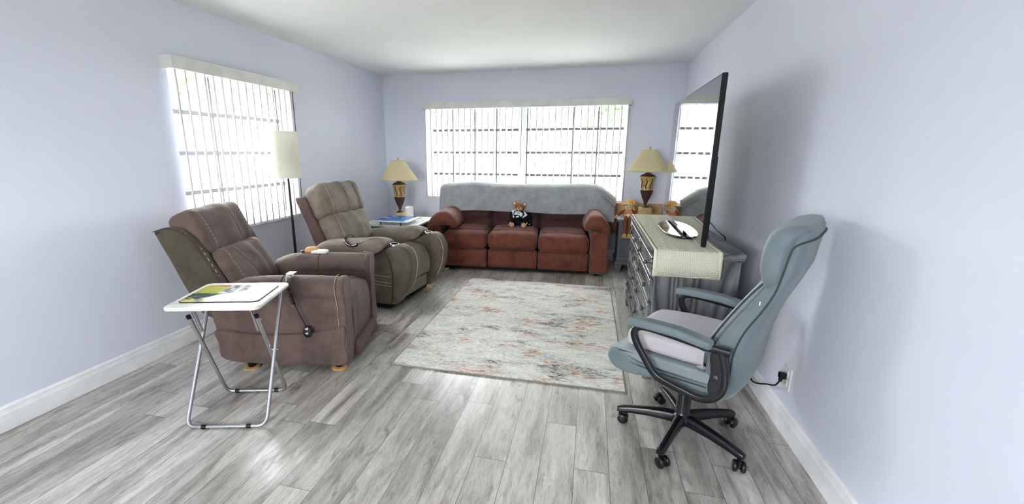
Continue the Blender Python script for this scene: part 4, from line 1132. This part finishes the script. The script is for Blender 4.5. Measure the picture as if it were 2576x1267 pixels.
# ------------------------------------------------------------------ television
def television():
    yaw, tilt, H_ = 1.42, 0.4, 0.915; W_ = H_*1.76
    t = thing('television', 'large flat black television standing on the dresser facing into the room', 'television', (0.62, 2.608, 0.8582), -yaw)
    rot = rotm(y=tilt); z0 = 0.900-0.8582
    def bx(bm, lo, hi): add_box(bm, lo, hi, rot, (0, 0, z0))
    bm = NB(); bx(bm, (0.001, 0, z0), (0.028, W_, z0+H_)); bmesh.ops.bevel(bm, geom=list(bm.edges), offset=0.0035, segments=2, affect='EDGES'); p = obj('panel', bm, 'black', t, wn=True)
    bm = NB(); bx(bm, (-0.0005, 0.007, z0+0.012), (0.0012, W_-0.007, z0+H_-0.008)); obj('screen', bm, 'screen', p, False)
    bm = NB(); bx(bm, (-0.0003, 0.004, z0+0.002), (0.0012, W_-0.004, z0+0.011)); obj('lower_trim', bm, 'chrome', p, False)
    bm = NB(); bx(bm, (0.027, 0.10, z0+0.03), (0.055, W_-0.10, z0+0.5)); bmesh.ops.bevel(bm, geom=list(bm.edges), offset=0.008, segments=2, affect='EDGES'); obj('rear_housing', bm, 'black', t, wn=True)
    cy = W_/2+0.01
    bm = NB(); bx(bm, (0.02, cy-0.13, z0-0.03), (0.045, cy+0.13, z0+0.20)); obj('stand_neck', bm, 'black', t, False)
    P = []
    for k in range(48):
        a = 2*math.pi*k/48; ca, sa = math.cos(a), math.sin(a)
        P.append((0.035+0.155*math.copysign(abs(ca)**0.65, ca), cy+0.36*math.copysign(abs(sa)**0.8, sa)))
    bm = NB(); slab(bm, P, 0.0, 0.016, 0.006, 'uv', n=0, rs=3, wdiv=1); obj('stand_base', bm, 'black_gloss', t, wn=True)
television()
bm = NB(); tube(bm, smooth_loop([(0.74, 3.95, 1.02), (0.785, 3.86, 0.97), (0.86, 3.78, 0.935), (0.90, 3.62, 0.90), (0.905, 3.42, 0.87), (0.905, 3.27, 0.862), (0.908, 3.20, 0.84), (0.912, 3.15, 0.70), (0.94, 3.05, 0.35), (1.0, 2.9, 0.09)], 6, False), 0.004, 8)
tag(obj('power_cable', bm, 'black'), 'thin black cable running from behind the television down the back of the dresser', 'cable')

# ------------------------------------------------------------------ nightstand, board
def nightstand():
    x0, x1, y0, y1, H_ = 0.345, 0.90, 5.315, 5.78, 0.645
    cx, cy = (x0+x1)/2, (y0+y1)/2
    t = thing('nightstand', 'grey nightstand with bracket feet in the corner between sofa and dresser', 'nightstand', (cx, cy, 0))
    def bx(name, lo, hi, mat='grey_paint', par=t, bev=0.004): return box_obj(name, (lo[0]-cx, lo[1]-cy, lo[2]), (hi[0]-cx, hi[1]-cy, hi[2]), mat, par, bev)
    bx('carcass', (x0+0.012, y0+0.012, 0.11), (x1-0.012, y1, 0.615)); bx('top', (x0-0.012, y0-0.012, 0.615), (x1+0.012, y1, 0.645))
    bx('plinth', (x0-0.006, y0-0.008, 0.10), (x1+0.006, y1, 0.135)); bx('plinth_moulding', (x0+0.003, y0+0.002, 0.135), (x1-0.003, y1, 0.150))
    d = bx('drawer', (x0+0.045, y0, 0.42), (x1-0.045, y0+0.02, 0.595))
    bm = NB(); lathe(bm, [(0.010, 0), (0.007, 0.008), (0.015, 0.02), (0.012, 0.03), (0.0, 0.032)], (0.06, y0-cy, 0.51), 16, rotm(x=90)); obj('knob', bm, 'knob', d)
    p = bx('door', (x0+0.045, y0+0.006, 0.165), (x1-0.045, y0+0.02, 0.405))
    bm = NB(); 
    for lo, hi in (((x0+0.045, 0.165), (x1-0.045, 0.20)), ((x0+0.045, 0.37), (x1-0.045, 0.405)), ((x0+0.045, 0.20), (x0+0.08, 0.37)), ((x1-0.08, 0.20), (x1-0.045, 0.37))):
        add_box(bm, (lo[0]-cx, y0-0.004-cy, lo[1]), (hi[0]-cx, y0+0.008-cy, hi[1]))
    bmesh.ops.bevel(bm, geom=list(bm.edges), offset=0.003, segments=1, affect='EDGES'); obj('door_frame', bm, 'grey_paint', p, smooth=False)
    for x in (x0-0.004, x1-0.076):
        for y in (y0-0.006, y1-0.09):
            bm = NB(); slab(bm, [(x-cx+0.015, 0), (x-cx+0.065, 0), (x-cx+0.075, 0.05), (x-cx+0.08, 0.1), (x-cx, 0.1), (x-cx+0.005, 0.05)], y-cy, y-cy+0.085, 0.004, 'uz', n=0, rs=2); obj('foot', bm, 'grey_paint', t, wn=True)
nightstand()
def board():
    t = thing('wooden_board', 'light pine board on short legs standing behind the grey nightstand beside the sofa', 'wooden board', (0.5, 5.885, 0))
    box_obj('panel', (-0.36, -0.015, 0.38), (0.40, 0.015, 0.775), 'pine', t, 0.004)
    for x in (-0.34, 0.36): box_obj('leg', (x-0.02, -0.012, 0.0), (x+0.02, 0.012, 0.40), 'pine', t, 0.003)
board()

# ------------------------------------------------------------------ table lamps
def table_lamp(name, label, loc, block):
    t = thing(name, label, 'lamp', loc, 12, 'matching gold urn table lamps')
    k = block
    bm = NB(); rbox(bm, (0, 0, k/2), (0.125, 0.125, k), 0.006, (2, 2, 2)); obj('base_block', bm, 'gold_stone', t)
    bm = NB(); lathe(bm, [(0.046, k), (0.042, k+0.012), (0.024, k+0.022), (0.014, k+0.034), (0.017, k+0.05)], seg=28); obj('foot', bm, 'walnut', t)
    def carve(r, z, a): return r*(1+0.035*math.cos(a*12+z*40))
    bm = NB(); lathe(bm, [(0.016, k+0.045), (0.026, k+0.075), (0.045, k+0.115), (0.062, k+0.165), (0.068, k+0.19), (0.071, k+0.20), (0.066, k+0.205)], seg=72, rfn=carve); obj('lower_urn', bm, 'walnut', t)
    def twist(r, z, a): return r*(1+0.05*math.copysign(abs(math.sin(a*7+math.sin(z*55)*0.9))**0.6, math.sin(a*7+math.sin(z*55)*0.9)))
    prof = [(0.060, k+0.202)]
    for i in range(13):
        e = i/12; prof.append((0.062+0.008*e+0.024*e**4, k+0.206+0.15*e))
    bm = NB(); lathe(bm, prof, seg=112, rfn=twist); urn = obj('upper_urn', bm, 'gold_leaf', t)
    bm = NB(); 
    for j in range(14):
        pts = []
        for i in range(10):
            e = 0.08+0.84*i/9; z = k+0.206+0.15*e; a = (math.pi*1.5+2*math.pi*j/2-math.sin(z*55)*0.9)/7 + 0
            rr = (0.062+0.008*e+0.024*e**4)*0.965
            a = (2*math.pi*j-math.pi/2-math.sin(z*55)*0.9)/7
            if j >= 7: a = (2*math.pi*(j-7)-math.pi/2-math.sin(z*55)*0.9)/7+0
            pts.append((rr*math.cos(a), rr*math.sin(a), z))
        if j < 7: tube(bm, pts, [0.003+0.004*math.sin(math.pi*i/9) for i in range(10)], 6)
    obj('carved_slots', bm, 'walnut', urn)
    bm = NB(); lathe(bm, [(0.096, k+0.354), (0.099, k+0.360), (0.095, k+0.366)], seg=40); obj('rim', bm, 'gold_leaf', t)
    bm = NB(); lathe(bm, [(0.092, k+0.364), (0.07, k+0.382), (0.03, k+0.402), (0.014, k+0.41)], seg=36); obj('cap', bm, 'walnut', t)
    bm = NB(); tube(bm, [(0, 0, k+0.405), (0, 0, k+0.66)], 0.007, 10); obj('stem', bm, 'gold_leaf', t)
    zb = k+0.425; 
    def pleat(r, z, a): return r*(1+0.006*math.cos(a*90))
    bm = NB(); lathe(bm, [(0.237, zb), (0.234, zb+0.012), (0.155, zb+0.13), (0.082, zb+0.242)], seg=360, rfn=pleat, caps=False); s = obj('shade', bm, 'pleated', t)
    for z, r in ((zb+0.002, 0.2375), (zb+0.241, 0.083)):
        bm = NB(); tube(bm, [(r*math.cos(a*math.pi/32), r*math.sin(a*math.pi/32), z) for a in range(64)], 0.004, 6, closed=True); obj('shade_trim', bm, 'pleated', s)
    bm = NB(); 
    for q in range(3):
        a = 2*math.pi*q/3; tube(bm, [(0, 0, zb+0.236), (0.081*math.cos(a), 0.081*math.sin(a), zb+0.24)], 0.002, 6)
    obj('shade_spider', bm, 'gold_leaf', s)
    bm = NB(); lathe(bm, [(0.004, 0), (0.008, 0.008), (0.005, 0.014), (0.013, 0.026), (0.014, 0.034), (0.008, 0.046), (0.0, 0.05)], (0, 0, zb+0.236), 16); obj('finial', bm, 'gold_leaf', t)
    return t
table_lamp('table_lamp', 'gold urn table lamp with cream pleated shade on the grey nightstand by the television', (0.655, 5.53, 0.645), 0.125)
table_lamp('table_lamp', 'gold urn table lamp with cream pleated shade in the left corner behind the blue tray', (-2.415, 5.32, 0.565), 0.07)

# ------------------------------------------------------------------ scarecrow doll on the nightstand
def doll():
    t = thing('scarecrow_doll', 'scarecrow doll in straw hat with yellow flower sitting on the edge of the nightstand', 'doll', (0.455, 5.345, 0.645), -95)
    F = 0.047   # how far the lap reaches past the seat
    bm = NB(); ell(bm, (0.0, 0, 0.055), (0.036, 0.045, 0.06)); ell(bm, (0.0, 0, 0.085), (0.03, 0.052, 0.03)); obj('shirt', bm, 'cream_cloth', t)
    bm = NB(); ell(bm, (0.01, 0, 0.142), (0.040, 0.046, 0.045)); obj('head', bm, 'cream_cloth', t)
    bm = NB(); lathe(bm, [(0.096, 0.0), (0.092, 0.006), (0.055, 0.012), (0.052, 0.03), (0.045, 0.05), (0.03, 0.06), (0.0, 0.063)], (0.0, 0, 0.172), 28, rotm(y=-8), rfn=lambda r, z, a: r*(1+0.05*math.sin(a*5)*(r > 0.08))); h = obj('straw_hat', bm, 'straw', t)
    bm = NB()
    for k in range(8):
        a = 2*math.pi*k/8; ell(bm, (0.045+0.004, 0.038+0.02*math.cos(a), 0.20+0.02*math.sin(a)), (0.006, 0.012, 0.012), seg=8, rg=6)
    fl = obj('flower', bm, 'yellow', h)
    bm = NB(); ell(bm, (0.055, 0.038, 0.20), (0.006, 0.009, 0.009), seg=10, rg=6); obj('flower_centre', bm, 'orange', fl)
    bm = NB()
    for k in range(26):
        a = -1.25+2.5*k/25+math.pi*(0 if k % 2 else 1)*0; y = 0.05*math.sin(-1.5+3.0*k/25)
        s = 1 if k % 2 else -1
        tube(bm, [(0.018, s*0.038, 0.168), (0.024+random.uniform(-.01, .01), s*(0.052+random.uniform(0, .012)), 0.135), (0.02+random.uniform(-.015, .015), s*(0.056+random.uniform(0, .02)), 0.112)], 0.0028, 5)
    obj('hair', bm, 'straw', t)
    for s in (-1, 1):
        bm = NB(); ell(bm, (0.046, s*0.016, 0.148), (0.004, 0.005, 0.005), seg=8, rg=6); obj('eye', bm, 'black', t)
        bm = NB(); ell(bm, (0.044, s*0.024, 0.134), (0.004, 0.007, 0.006), seg=8, rg=6); obj('cheek', bm, 'orange', t)
    bm = NB(); ell(bm, (0.051, 0, 0.139), (0.006, 0.006, 0.006), seg=8, rg=6); obj('nose', bm, 'orange', t)
    bm = NB(); tube(bm, smooth_loop([(0.046, -0.017, 0.128), (0.050, 0, 0.121), (0.046, 0.017, 0.128)], 4, False), 0.0018, 5); obj('mouth', bm, 'rust_cloth', t)
    bm = NB()
    for s in (-1, 1): rbox(bm, (0.042, s*0.026, 0.088), (0.016, 0.04, 0.034), 0.008, (2, 4, 3), rotm(x=s*14), (0, 0, 0.006))
    ell(bm, (0.05, 0, 0.088), (0.009, 0.01, 0.01)); obj('bow', bm, 'orange', t)
    for s in (-1, 1):
        bm = NB(); tube(bm, smooth_loop([(-0.005, s*0.022, 0.022), (0.03, s*0.024, 0.024), (0.055, s*0.024, 0.012), (0.062, s*0.024, -0.04), (0.063, s*0.024, -0.10), (0.063, s*0.025, -0.155)], 5, False), [0.021]*25+[0.023], 12); obj('trouser_leg', bm, 'rust_cloth', t)
        bm = NB()
        for k in range(14):
            a = 2*math.pi*k/14; tube(bm, [(0.063, s*0.025, -0.145), (0.063+0.014*math.cos(a), s*0.027+0.014*math.sin(a), -0.18), (0.068+0.026*math.cos(a), s*0.03+0.026*math.sin(a), -0.205-0.006*(k % 3))], [0.005, 0.006, 0.003], 5)
        obj('straw_foot', bm, 'straw', t)
    # arm stretched out to the left of the picture, the other folded over the nightstand
    bm = NB(); tube(bm, smooth_loop([(0.0, -0.035, 0.095), (0.01, -0.07, 0.088), (0.02, -0.10, 0.062), (0.025, -0.118, 0.045)], 5, False), 0.019, 12); obj('sleeve', bm, 'rust_cloth', t)
    bm = NB(); tube(bm, smooth_loop([(0.0, 0.035, 0.095), (0.005, 0.065, 0.085), (0.02, 0.085, 0.06), (0.03, 0.09, 0.035)], 5, False), 0.019, 12); obj('sleeve', bm, 'rust_cloth', t)
    for c in ((0.028, -0.135, 0.03), (0.035, 0.095, 0.018)):
        bm = NB()
        for k in range(16):
            d = V(random.uniform(-1, 1), random.uniform(-1, 1), random.uniform(-1, 0.7)).normalized(); tube(bm, [V(*c), V(*c)+d*0.016, V(*c)+d*0.032], [0.006, 0.006, 0.003], 5)
        obj('straw_hand', bm, 'straw', t)
doll()

# ------------------------------------------------------------------ side table in the left corner and what stands on it
def side_table():
    t = thing('side_table', 'white-topped square side table in the left back corner beside the sofa', 'table', (-2.31, 5.09, 0))
    bm = NB(); slab(bm, [(-0.36, -0.37), (0.31, -0.37), (0.34, -0.33), (0.34, 0.34), (0.31, 0.37), (-0.36, 0.37)], 0.540, 0.565, 0.005, 'uv', n=0, rs=2, wdiv=1); obj('tabletop', bm, 'white_wood', t, wn=True)
    box_obj('apron', (-0.31, -0.31, 0.46), (0.29, 0.31, 0.541), 'grey_paint', t, 0.003)
    for sx in (-1, 1):
        for sy in (-1, 1): box_obj('leg', (sx*0.285-0.025, sy*0.285-0.025, 0), (sx*0.285+0.025, sy*0.285+0.025, 0.47), 'grey_paint', t, 0.004)
side_table()
def lap_tray():
    t = thing('lap_tray', 'white lap tray with glossy blue picture and short black legs on the corner side table', 'tray', (-2.262, 4.905, 0.565), -2)
    box_obj('board', (-0.222, -0.212, 0.038), (0.222, 0.212, 0.054), 'white_trim', t, 0.004)
    box_obj('picture', (-0.218, -0.200, 0.0535), (0.165, 0.205, 0.056), 'blue', t)
    for sx in (-1, 1):
        for sy in (-1, 1):
            bm = NB(); tube(bm, [(sx*0.13, sy*0.195, 0), (sx*0.13, sy*0.195, 0.04)], 0.006, 8); obj('leg', bm, 'black', t)
lap_tray()
def candle():
    t = thing('pillar_candle', 'white pillar candle beside the corner lamp behind the blue tray', 'candle', (-2.235, 5.20, 0.565))
    bm = NB(); lathe(bm, [(0.05, 0), (0.053, 0.004), (0.053, 0.15), (0.050, 0.158), (0.044, 0.155), (0.030, 0.138), (0.0, 0.134)], seg=36, rfn=lambda r, z, a: r); b = obj('wax', bm, 'candle', t)
    for v in b.data.vertices:
        if v.co.z > 0.149: v.co.z += 0.008*math.cos(math.atan2(v.co.y, v.co.x)-1.8)
    bm = NB(); tube(bm, [(0, 0, 0.133), (0.002, 0, 0.148)], 0.0015, 6); obj('wick', bm, 'black', t)
candle()

# ------------------------------------------------------------------ office chair
CO, CA = (0.522, 2.169), 151
def office_chair():
    t = thing('office_chair', 'blue-grey high-back office chair with black arms and five-star wheeled base', 'office chair', (CO[0], CO[1], 0), CA)
    # base
    bm = NB(); lathe(bm, [(0.03, 0.075), (0.052, 0.08), (0.055, 0.11), (0.042, 0.125), (0.034, 0.14), (0.033, 0.26), (0.028, 0.262), (0.028, 0.37)], seg=28); obj('gas_lift', bm, 'nylon', t)
    for k in range(5):
        a = R(20+72*k); ca, sa = math.cos(a), math.sin(a)
        bm = NB(); rings = []
        for e, zc, w, h in ((0.02, 0.100, 0.030, 0.030), (0.08, 0.102, 0.027, 0.028), (0.16, 0.098, 0.023, 0.024), (0.24, 0.089, 0.021, 0.021), (0.295, 0.080, 0.021, 0.018), (0.315, 0.077, 0.016, 0.014)):
            ring = []
            for q in range(16):
                an = 2*math.pi*q/16; cx = math.copysign(abs(math.cos(an))**0.6, math.cos(an)); cz = math.copysign(abs(math.sin(an))**0.6, math.sin(an))
                lw = w*(1-0.25*max(0, cz))*cx
                ring.append((e*ca-lw*sa, e*sa+lw*ca, zc+h*cz))
            rings.append(ring)
        loft(bm, rings); leg = obj('base_leg', bm, 'nylon', t, wn=True)
        # caster: stem, hood and two wheels
        yaw = R((200, 155, 110, 250, 60)[k]); cx, cy = 0.297*ca, 0.297*sa
        dx, dy = math.cos(yaw), math.sin(yaw); ox, oy = cx+0.014*dx, cy+0.014*dy
        bm = NB(); tube(bm, [(cx, cy, 0.04), (cx, cy, 0.075)], 0.010, 10); 
        rr = rotm(z=math.degrees(yaw))
        rbox(bm, (ox, oy, 0.042), (0.04, 0.012, 0.034), 0.005, (2, 1, 2), rr); cs = obj('caster', bm, 'nylon', leg)
        for s in (-1, 1):
            bm = NB(); lathe(bm, [(0.0, -0.0095), (0.020, -0.0095), (0.026, -0.005), (0.027, 0.0), (0.026, 0.006), (0.022, 0.0095), (0.012, 0.0105), (0.0, 0.0105)], (ox-s*0.0165*dy, oy+s*0.0165*dx, 0.0275), 24, rr @ rotm(x=-90*s)); obj('wheel', bm, 'nylon', cs)
    bm = NB(); rbox(bm, (-0.02, 0, 0.372), (0.26, 0.16, 0.035), 0.008, (3, 2, 1)); obj('mechanism', bm, 'nylon', t)
    bm = NB(); tube(bm, [(0.02, -0.05, 0.368), (0.02, -0.27, 0.362)], 0.007, 8); obj('lever', bm, 'nylon', t)
    # seat in two layers with a rounded nose
    def sag(p):
        q = p.copy(); q.z += 0.012*max(0, 1-(p.y/0.24)**2); return q
    LOW = [(-0.20, 0.395), (-0.05, 0.385), (0.10, 0.383), (0.16, 0.372), (0.235, 0.368), (0.288, 0.386), (0.312, 0.425), (0.303, 0.465), (0.265, 0.482), (0.21, 0.470), (0.12, 0.437), (-0.05, 0.435), (-0.20, 0.445)]
    bm = NB(); slab(bm, LOW, -0.245, 0.245, 0.018, 'uz', wdiv=6); s1 = obj('seat_base', bm, 'teal', t, wn=True)
    UPP = [(-0.20, 0.443), (0.10, 0.440), (0.20, 0.455), (0.262, 0.468), (0.262, 0.484), (0.20, 0.493), (0.05, 0.492), (-0.20, 0.488)]
    bm = NB(); slab(bm, UPP, -0.24, 0.24, 0.012, 'uz', fn=sag, wdiv=8); s2 = obj('seat_pad', bm, 'teal_pale', t, wn=True)
    for y in (-0.243, 0.243):
        bm = NB(); tube(bm, smooth_loop([(-0.15, y, 0.430), (0.05, y, 0.425), (0.16, y, 0.430), (0.25, y*0.99, 0.445)], 5, False), 0.003, 6); obj('piping', bm, 'piping', s1)
    # backrest: lofted shell, rounded at the rear
    def ring(zc, uf, ur, hw, tilt=0.25, e1=0.75, n=40):
        out = []; um = uf*0.5+ur*0.5; hu = (uf-ur)/2
        for q in range(n):
            a = 2*math.pi*q/n; c, s = math.cos(a), math.sin(a)
            ee = 0.45 if c > 0 else 0.85
            x = math.copysign(abs(c)**ee, c)*hu; y = math.copysign(abs(s)**0.55, s)*hw
            out.append((um+x, y, zc+tilt*x*-1*0))
        return out
    prof = [(0.362, -0.165, -0.215, 0.19), (0.385, -0.13, -0.245, 0.222), (0.43, -0.115, -0.272, 0.238), (0.50, -0.115, -0.290, 0.245), (0.58, -0.128, -0.298, 0.248), (0.66, -0.160, -0.308, 0.248), (0.74, -0.202, -0.325, 0.246), (0.82, -0.245, -0.352, 0.243), (0.90, -0.290, -0.385, 0.240), (0.98, -0.320, -0.413, 0.236), (1.06, -0.335, -0.422, 0.232), (1.105, -0.345, -0.430, 0.224), (1.135, -0.362, -0.428, 0.208), (1.148, -0.385, -0.415, 0.185)]
    dense = []
    P4 = [V(*p[:3]) for p in prof]
    for i in range(len(prof)-1):
        for k in range(3):
            e = k/3; dense.append(tuple(prof[i][j]*(1-e)+prof[i+1][j]*e for j in range(4)))
    dense.append(prof[-1])
    bm = NB(); loft(bm, [ring(*p) for p in dense]); bk = obj('backrest', bm, 'teal', t)
    # inner pad of the back
    pad = [(0.50, -0.085, -0.13, 0.185), (0.56, -0.088, -0.14, 0.195), (0.64, -0.118, -0.17, 0.20), (0.72, -0.16, -0.21, 0.20), (0.80, -0.205, -0.255, 0.20), (0.88, -0.252, -0.30, 0.198), (0.925, -0.285, -0.32, 0.19)]
    bm = NB(); loft(bm, [ring(*p) for p in pad]); pdo = obj('back_pad', bm, 'teal_pale', t)
    for s in (-1, 1):
        bm = NB(); tube(bm, smooth_loop([(-0.112, s*0.196, 0.52), (-0.116, s*0.203, 0.58), (-0.146, s*0.208, 0.66), (-0.19, s*0.208, 0.75), (-0.245, s*0.206, 0.85), (-0.29, s*0.2, 0.918)], 5, False), 0.004, 6); obj('piping', bm, 'piping', pdo)
    # head pillow
    def hring(zc, uf, ur, hw): return ring(zc, uf, ur, hw)
    hp = [(0.905, -0.305, -0.36, 0.205), (0.912, -0.288, -0.375, 0.232), (0.935, -0.275, -0.38, 0.242), (0.98, -0.263, -0.388, 0.245), (1.03, -0.262, -0.395, 0.245), (1.08, -0.270, -0.402, 0.243), (1.112, -0.280, -0.410, 0.240), (1.132, -0.296, -0.418, 0.234), (1.150, -0.322, -0.422, 0.222), (1.158, -0.352, -0.415, 0.20)]
    bm = NB(); loft(bm, [hring(*p) for p in hp]); hd = obj('head_pillow', bm, 'teal', t)
    for s in (-1, 1):
        bm = NB(); tube(bm, smooth_loop([(-0.225, s*0.243, 0.44), (-0.232, s*0.249, 0.53), (-0.235, s*0.251, 0.62), (-0.262, s*0.250, 0.72), (-0.305, s*0.247, 0.81), (-0.340, s*0.2445, 0.90), (-0.356, s*0.246, 0.985), (-0.366, s*0.245, 1.05), (-0.376, s*0.242, 1.083), (-0.400, s*0.228, 1.100), (-0.424, s*0.18, 1.108), (-0.433, s*0.1, 1.110), (-0.434, 0, 1.110)], 5, False), 0.0032, 6); obj('piping', bm, 'piping', bk)
    bm = NB(); add_box(bm, (-0.300, 0.2465, 0.842), (-0.296, 0.2485, 0.858)); obj('care_tag', bm, 'white_cloth', bk, False)
    # arms
    for s in (-1, 1):
        y = s*0.305
        path = smooth_loop([(-0.235, y, 0.640), (-0.15, y, 0.640), (-0.02, y, 0.650), (0.08, y, 0.655), (0.135, y, 0.648), (0.158, y, 0.615), (0.140, y, 0.565), (0.098, y, 0.505), (0.052, y, 0.448), (0.005, y, 0.428), (-0.07, y, 0.414), (-0.14, y, 0.405), (-0.195, y, 0.425), (-0.226, y, 0.475), (-0.228, y, 0.54), (-0.215, y, 0.60), (-0.205, y, 0.632)], 5, False)
        bm = NB(); tube(bm, path, 1, 12, flat=(0.0135, 0.0145), up=(0, 1, 0)); fr = obj('arm_frame', bm, 'nylon', t)
        bm = NB(); slab(bm, [(-0.19, 0.43), (-0.226, 0.475), (-0.228, 0.54), (-0.215, 0.62), (-0.165, 0.62), (-0.175, 0.54), (-0.17, 0.47)], y-0.012, y+0.012, 0.005, 'uz', n=3); obj('arm_upright', bm, 'nylon', fr, wn=True)
        bm = NB(); lathe(bm, [(0.0, 0.0), (0.009, 0.0), (0.009, 0.004), (0.0, 0.006)], (-0.198, y+s*0.0125, 0.527), 14, rotm(x=-90*s)); obj('bolt', bm, 'knob', fr)
        bm = NB(); slab(bm, [(-0.165, -0.022), (-0.12, -0.032), (0.05, -0.034), (0.14, -0.030), (0.185, -0.016), (0.190, 0.0), (0.185, 0.016), (0.14, 0.030), (0.05, 0.034), (-0.12, 0.032), (-0.165, 0.022)], 0.655, 0.693, 0.013, 'uv', fn=lambda p, y=y: V(p.x, p.y+y, p.z-0.012*max(0, (p.x-0.10)/0.09)**2-0.02*max(0, (-p.x-0.03)/0.13)**1.0)); obj('arm_pad', bm, 'teal', t, wn=True)
office_chair()
def seat_cushion():
    p = loc_on(CO, CA, 0.055, 0.0, 0.503)
    def wf(q):
        q.z += -0.035*q.x*0.5 + 0.004*math.sin(q.y*9)
        return q
    bm = NB(); P = [(-0.175, -0.19), (-0.17, -0.215), (-0.10, -0.225), (0.06, -0.225), (0.15, -0.215), (0.185, -0.17), (0.19, 0.0), (0.185, 0.17), (0.15, 0.215), (0.06, 0.225), (-0.10, 0.225), (-0.17, 0.215), (-0.175, 0.19)]
    slab(bm, P, 0.0, 0.085, 0.024, 'uv', n=4, fn=lambda q: V(q.x, q.y, q.z*(1-0.15*max(0, q.x)/0.19)))
    o = obj('foam_cushion', bm, 'lilac', wn=True); o.location = p; o.rotation_euler = (0, 0, R(CA))
    tag(o, 'pale lilac foam seat cushion lying on the blue-grey office chair', 'cushion')
seat_cushion()

# ------------------------------------------------------------------ wall outlet and plug
def outlet():
    t = thing('wall_outlet', 'white duplex outlet plate low on the right wall behind the office chair', 'outlet', (XR, 2.365, 0.286))
    bm = NB(); rbox(bm, (-0.004, 0, 0), (0.008, 0.078, 0.122), 0.003, (1, 2, 2)); obj('plate', bm, 'outlet', t)
    for z in (-0.024, 0.024):
        bm = NB(); rbox(bm, (-0.009, 0, z), (0.006, 0.036, 0.036), 0.002, (1, 2, 2)); s = obj('socket', bm, 'outlet', t)
        bm = NB(); add_box(bm, (-0.0123, -0.010, z-0.006), (-0.0115, -0.007, z+0.006)); add_box(bm, (-0.0123, 0.007, z-0.006), (-0.0115, 0.010, z+0.006)); obj('slots', bm, 'black', s, False)
outlet()
def plug():
    t = thing('power_plug', 'black plug and cord in the white outlet on the right wall', 'plug', (XR-0.0125, 2.365, 0.286))
    bm = NB(); rbox(bm, (-0.016, 0, 0.010), (0.030, 0.032, 0.032), 0.006, (2, 2, 2)); rbox(bm, (-0.020, 0.004, -0.012), (0.016, 0.016, 0.026), 0.005, (1, 1, 2)); obj('plug_body', bm, 'black', t)
    bm = NB(); P = [(-0.020, 0.006, -0.022), (-0.022, 0.02, -0.045), (-0.024, 0.05, -0.075), (-0.024, 0.14, -0.118), (-0.026, 0.24, -0.17), (-0.030, 0.31, -0.195), (-0.032, 0.355, -0.19), (-0.036, 0.40, -0.195), (-0.04, 0.50, -0.23), (-0.04, 0.60, -0.262), (-0.04, 0.70, -0.272)]
    tube(bm, smooth_loop(P, 6, False), 0.0042, 8); obj('cord', bm, 'black', t)
plug()

# ------------------------------------------------------------------ outside the windows
bm = NB(); add_box(bm, (-90, -60, -0.6), (90, 110, -0.35))
ln = obj('lawn', bm, 'grass', smooth=False); ln['kind'] = 'structure'
bm = NB(); add_box(bm, (-60, 15.5, -0.36), (60, 20.5, -0.33)); rd = obj('street', bm, 'road', smooth=False); rd['kind'] = 'structure'
def tree(label, loc, h, spread, trunk_r, n, seed, cat='tree'):
    rnd = random.Random(seed)
    t = thing('tree', label, cat, loc)
    bm = NB(); pts = [(0, 0, 0), (0.04*h*rnd.uniform(-1, 1), 0, h*0.2), (0.05*h*rnd.uniform(-1, 1), 0, h*0.45)]
    tube(bm, smooth_loop(pts, 4, False), [trunk_r*(1-0.05*i) for i in range(9)], 10)
    for k in range(5):
        a = 2*math.pi*k/5+rnd.random(); tube(bm, smooth_loop([pts[2], (0.25*spread*math.cos(a), 0.25*spread*math.sin(a), h*0.58), (0.6*spread*math.cos(a), 0.6*spread*math.sin(a), h*(0.68+0.1*rnd.random()))], 4, False), [trunk_r*0.45*(1-0.09*i) for i in range(9)], 7)
    obj('trunk', bm, 'bark', t)
    bm = NB()
    cl = [(V(rnd.gauss(0, 0.45)*spread, rnd.gauss(0, 0.45)*spread, h*rnd.uniform(0.48, 1.0)), spread*rnd.uniform(0.28, 0.5)) for _ in range(16)]
    for i in range(n):
        c, r = cl[i % 16]
        d = V(rnd.gauss(0, 1), rnd.gauss(0, 1), rnd.gauss(0, 0.8)).normalized()*r*rnd.random()**0.4
        p = c+d; q = V(rnd.uniform(-1, 1), rnd.uniform(-1, 1), rnd.uniform(-1, 1)).normalized(); w = q.orthogonal().normalized(); s = rnd.uniform(0.10, 0.22)
        bm.faces.new([bm.verts.new(p+q*s), bm.verts.new(p+w*s*0.5), bm.verts.new(p-q*s), bm.verts.new(p-w*s*0.5)])
    obj('crown', bm, 'leaf', t, weld=False)
tree('leafy tree with forked grey trunk outside the right half of the back window', (0.1, 12.0, -0.35), 5.5, 2.4, 0.18, 2600, 3)
tree('tall tree seen through the left half of the back window', (-9.0, 23.0, -0.35), 7.0, 2.6, 0.3, 2600, 5)
tree('broad tree beyond the street behind the middle of the back window', (1.5, 23.5, -0.35), 6.0, 2.4, 0.3, 2600, 8)
tree('tree outside the left wall window', (-11.0, 10.0, -0.35), 6.5, 3.0, 0.25, 2400, 12)
def house(label, loc, rz, w, d):
    t = thing('house', label, 'house', loc, rz)
    box_obj('walls', (-w/2, -d/2, 0), (w/2, d/2, 2.8), 'stucco', t)
    bm = NB(); slab(bm, [(-w/2-0.5, 2.75), (w/2+0.5, 2.75), (w/2-2.0, 4.2), (-w/2+2.0, 4.2)], -d/2-0.5, d/2+0.5, 0.02, 'uz', n=0, rs=1, wdiv=1); obj('roof', bm, 'roof', t, smooth=False)
    for x in (-w*0.32, 0.0, w*0.3):
        box_obj('house_window', (x-0.7, -d/2-0.03, 0.9), (x+0.7, -d/2+0.02, 2.1), 'grey_cloth', t)
house('pale house with grey roof across the street behind the back window', (-4.0, 33.0, -0.35), 0, 14, 8)
house('pale neighbouring house outside the left wall window', (-20.0, 12.0, -0.35), 90, 12, 8)
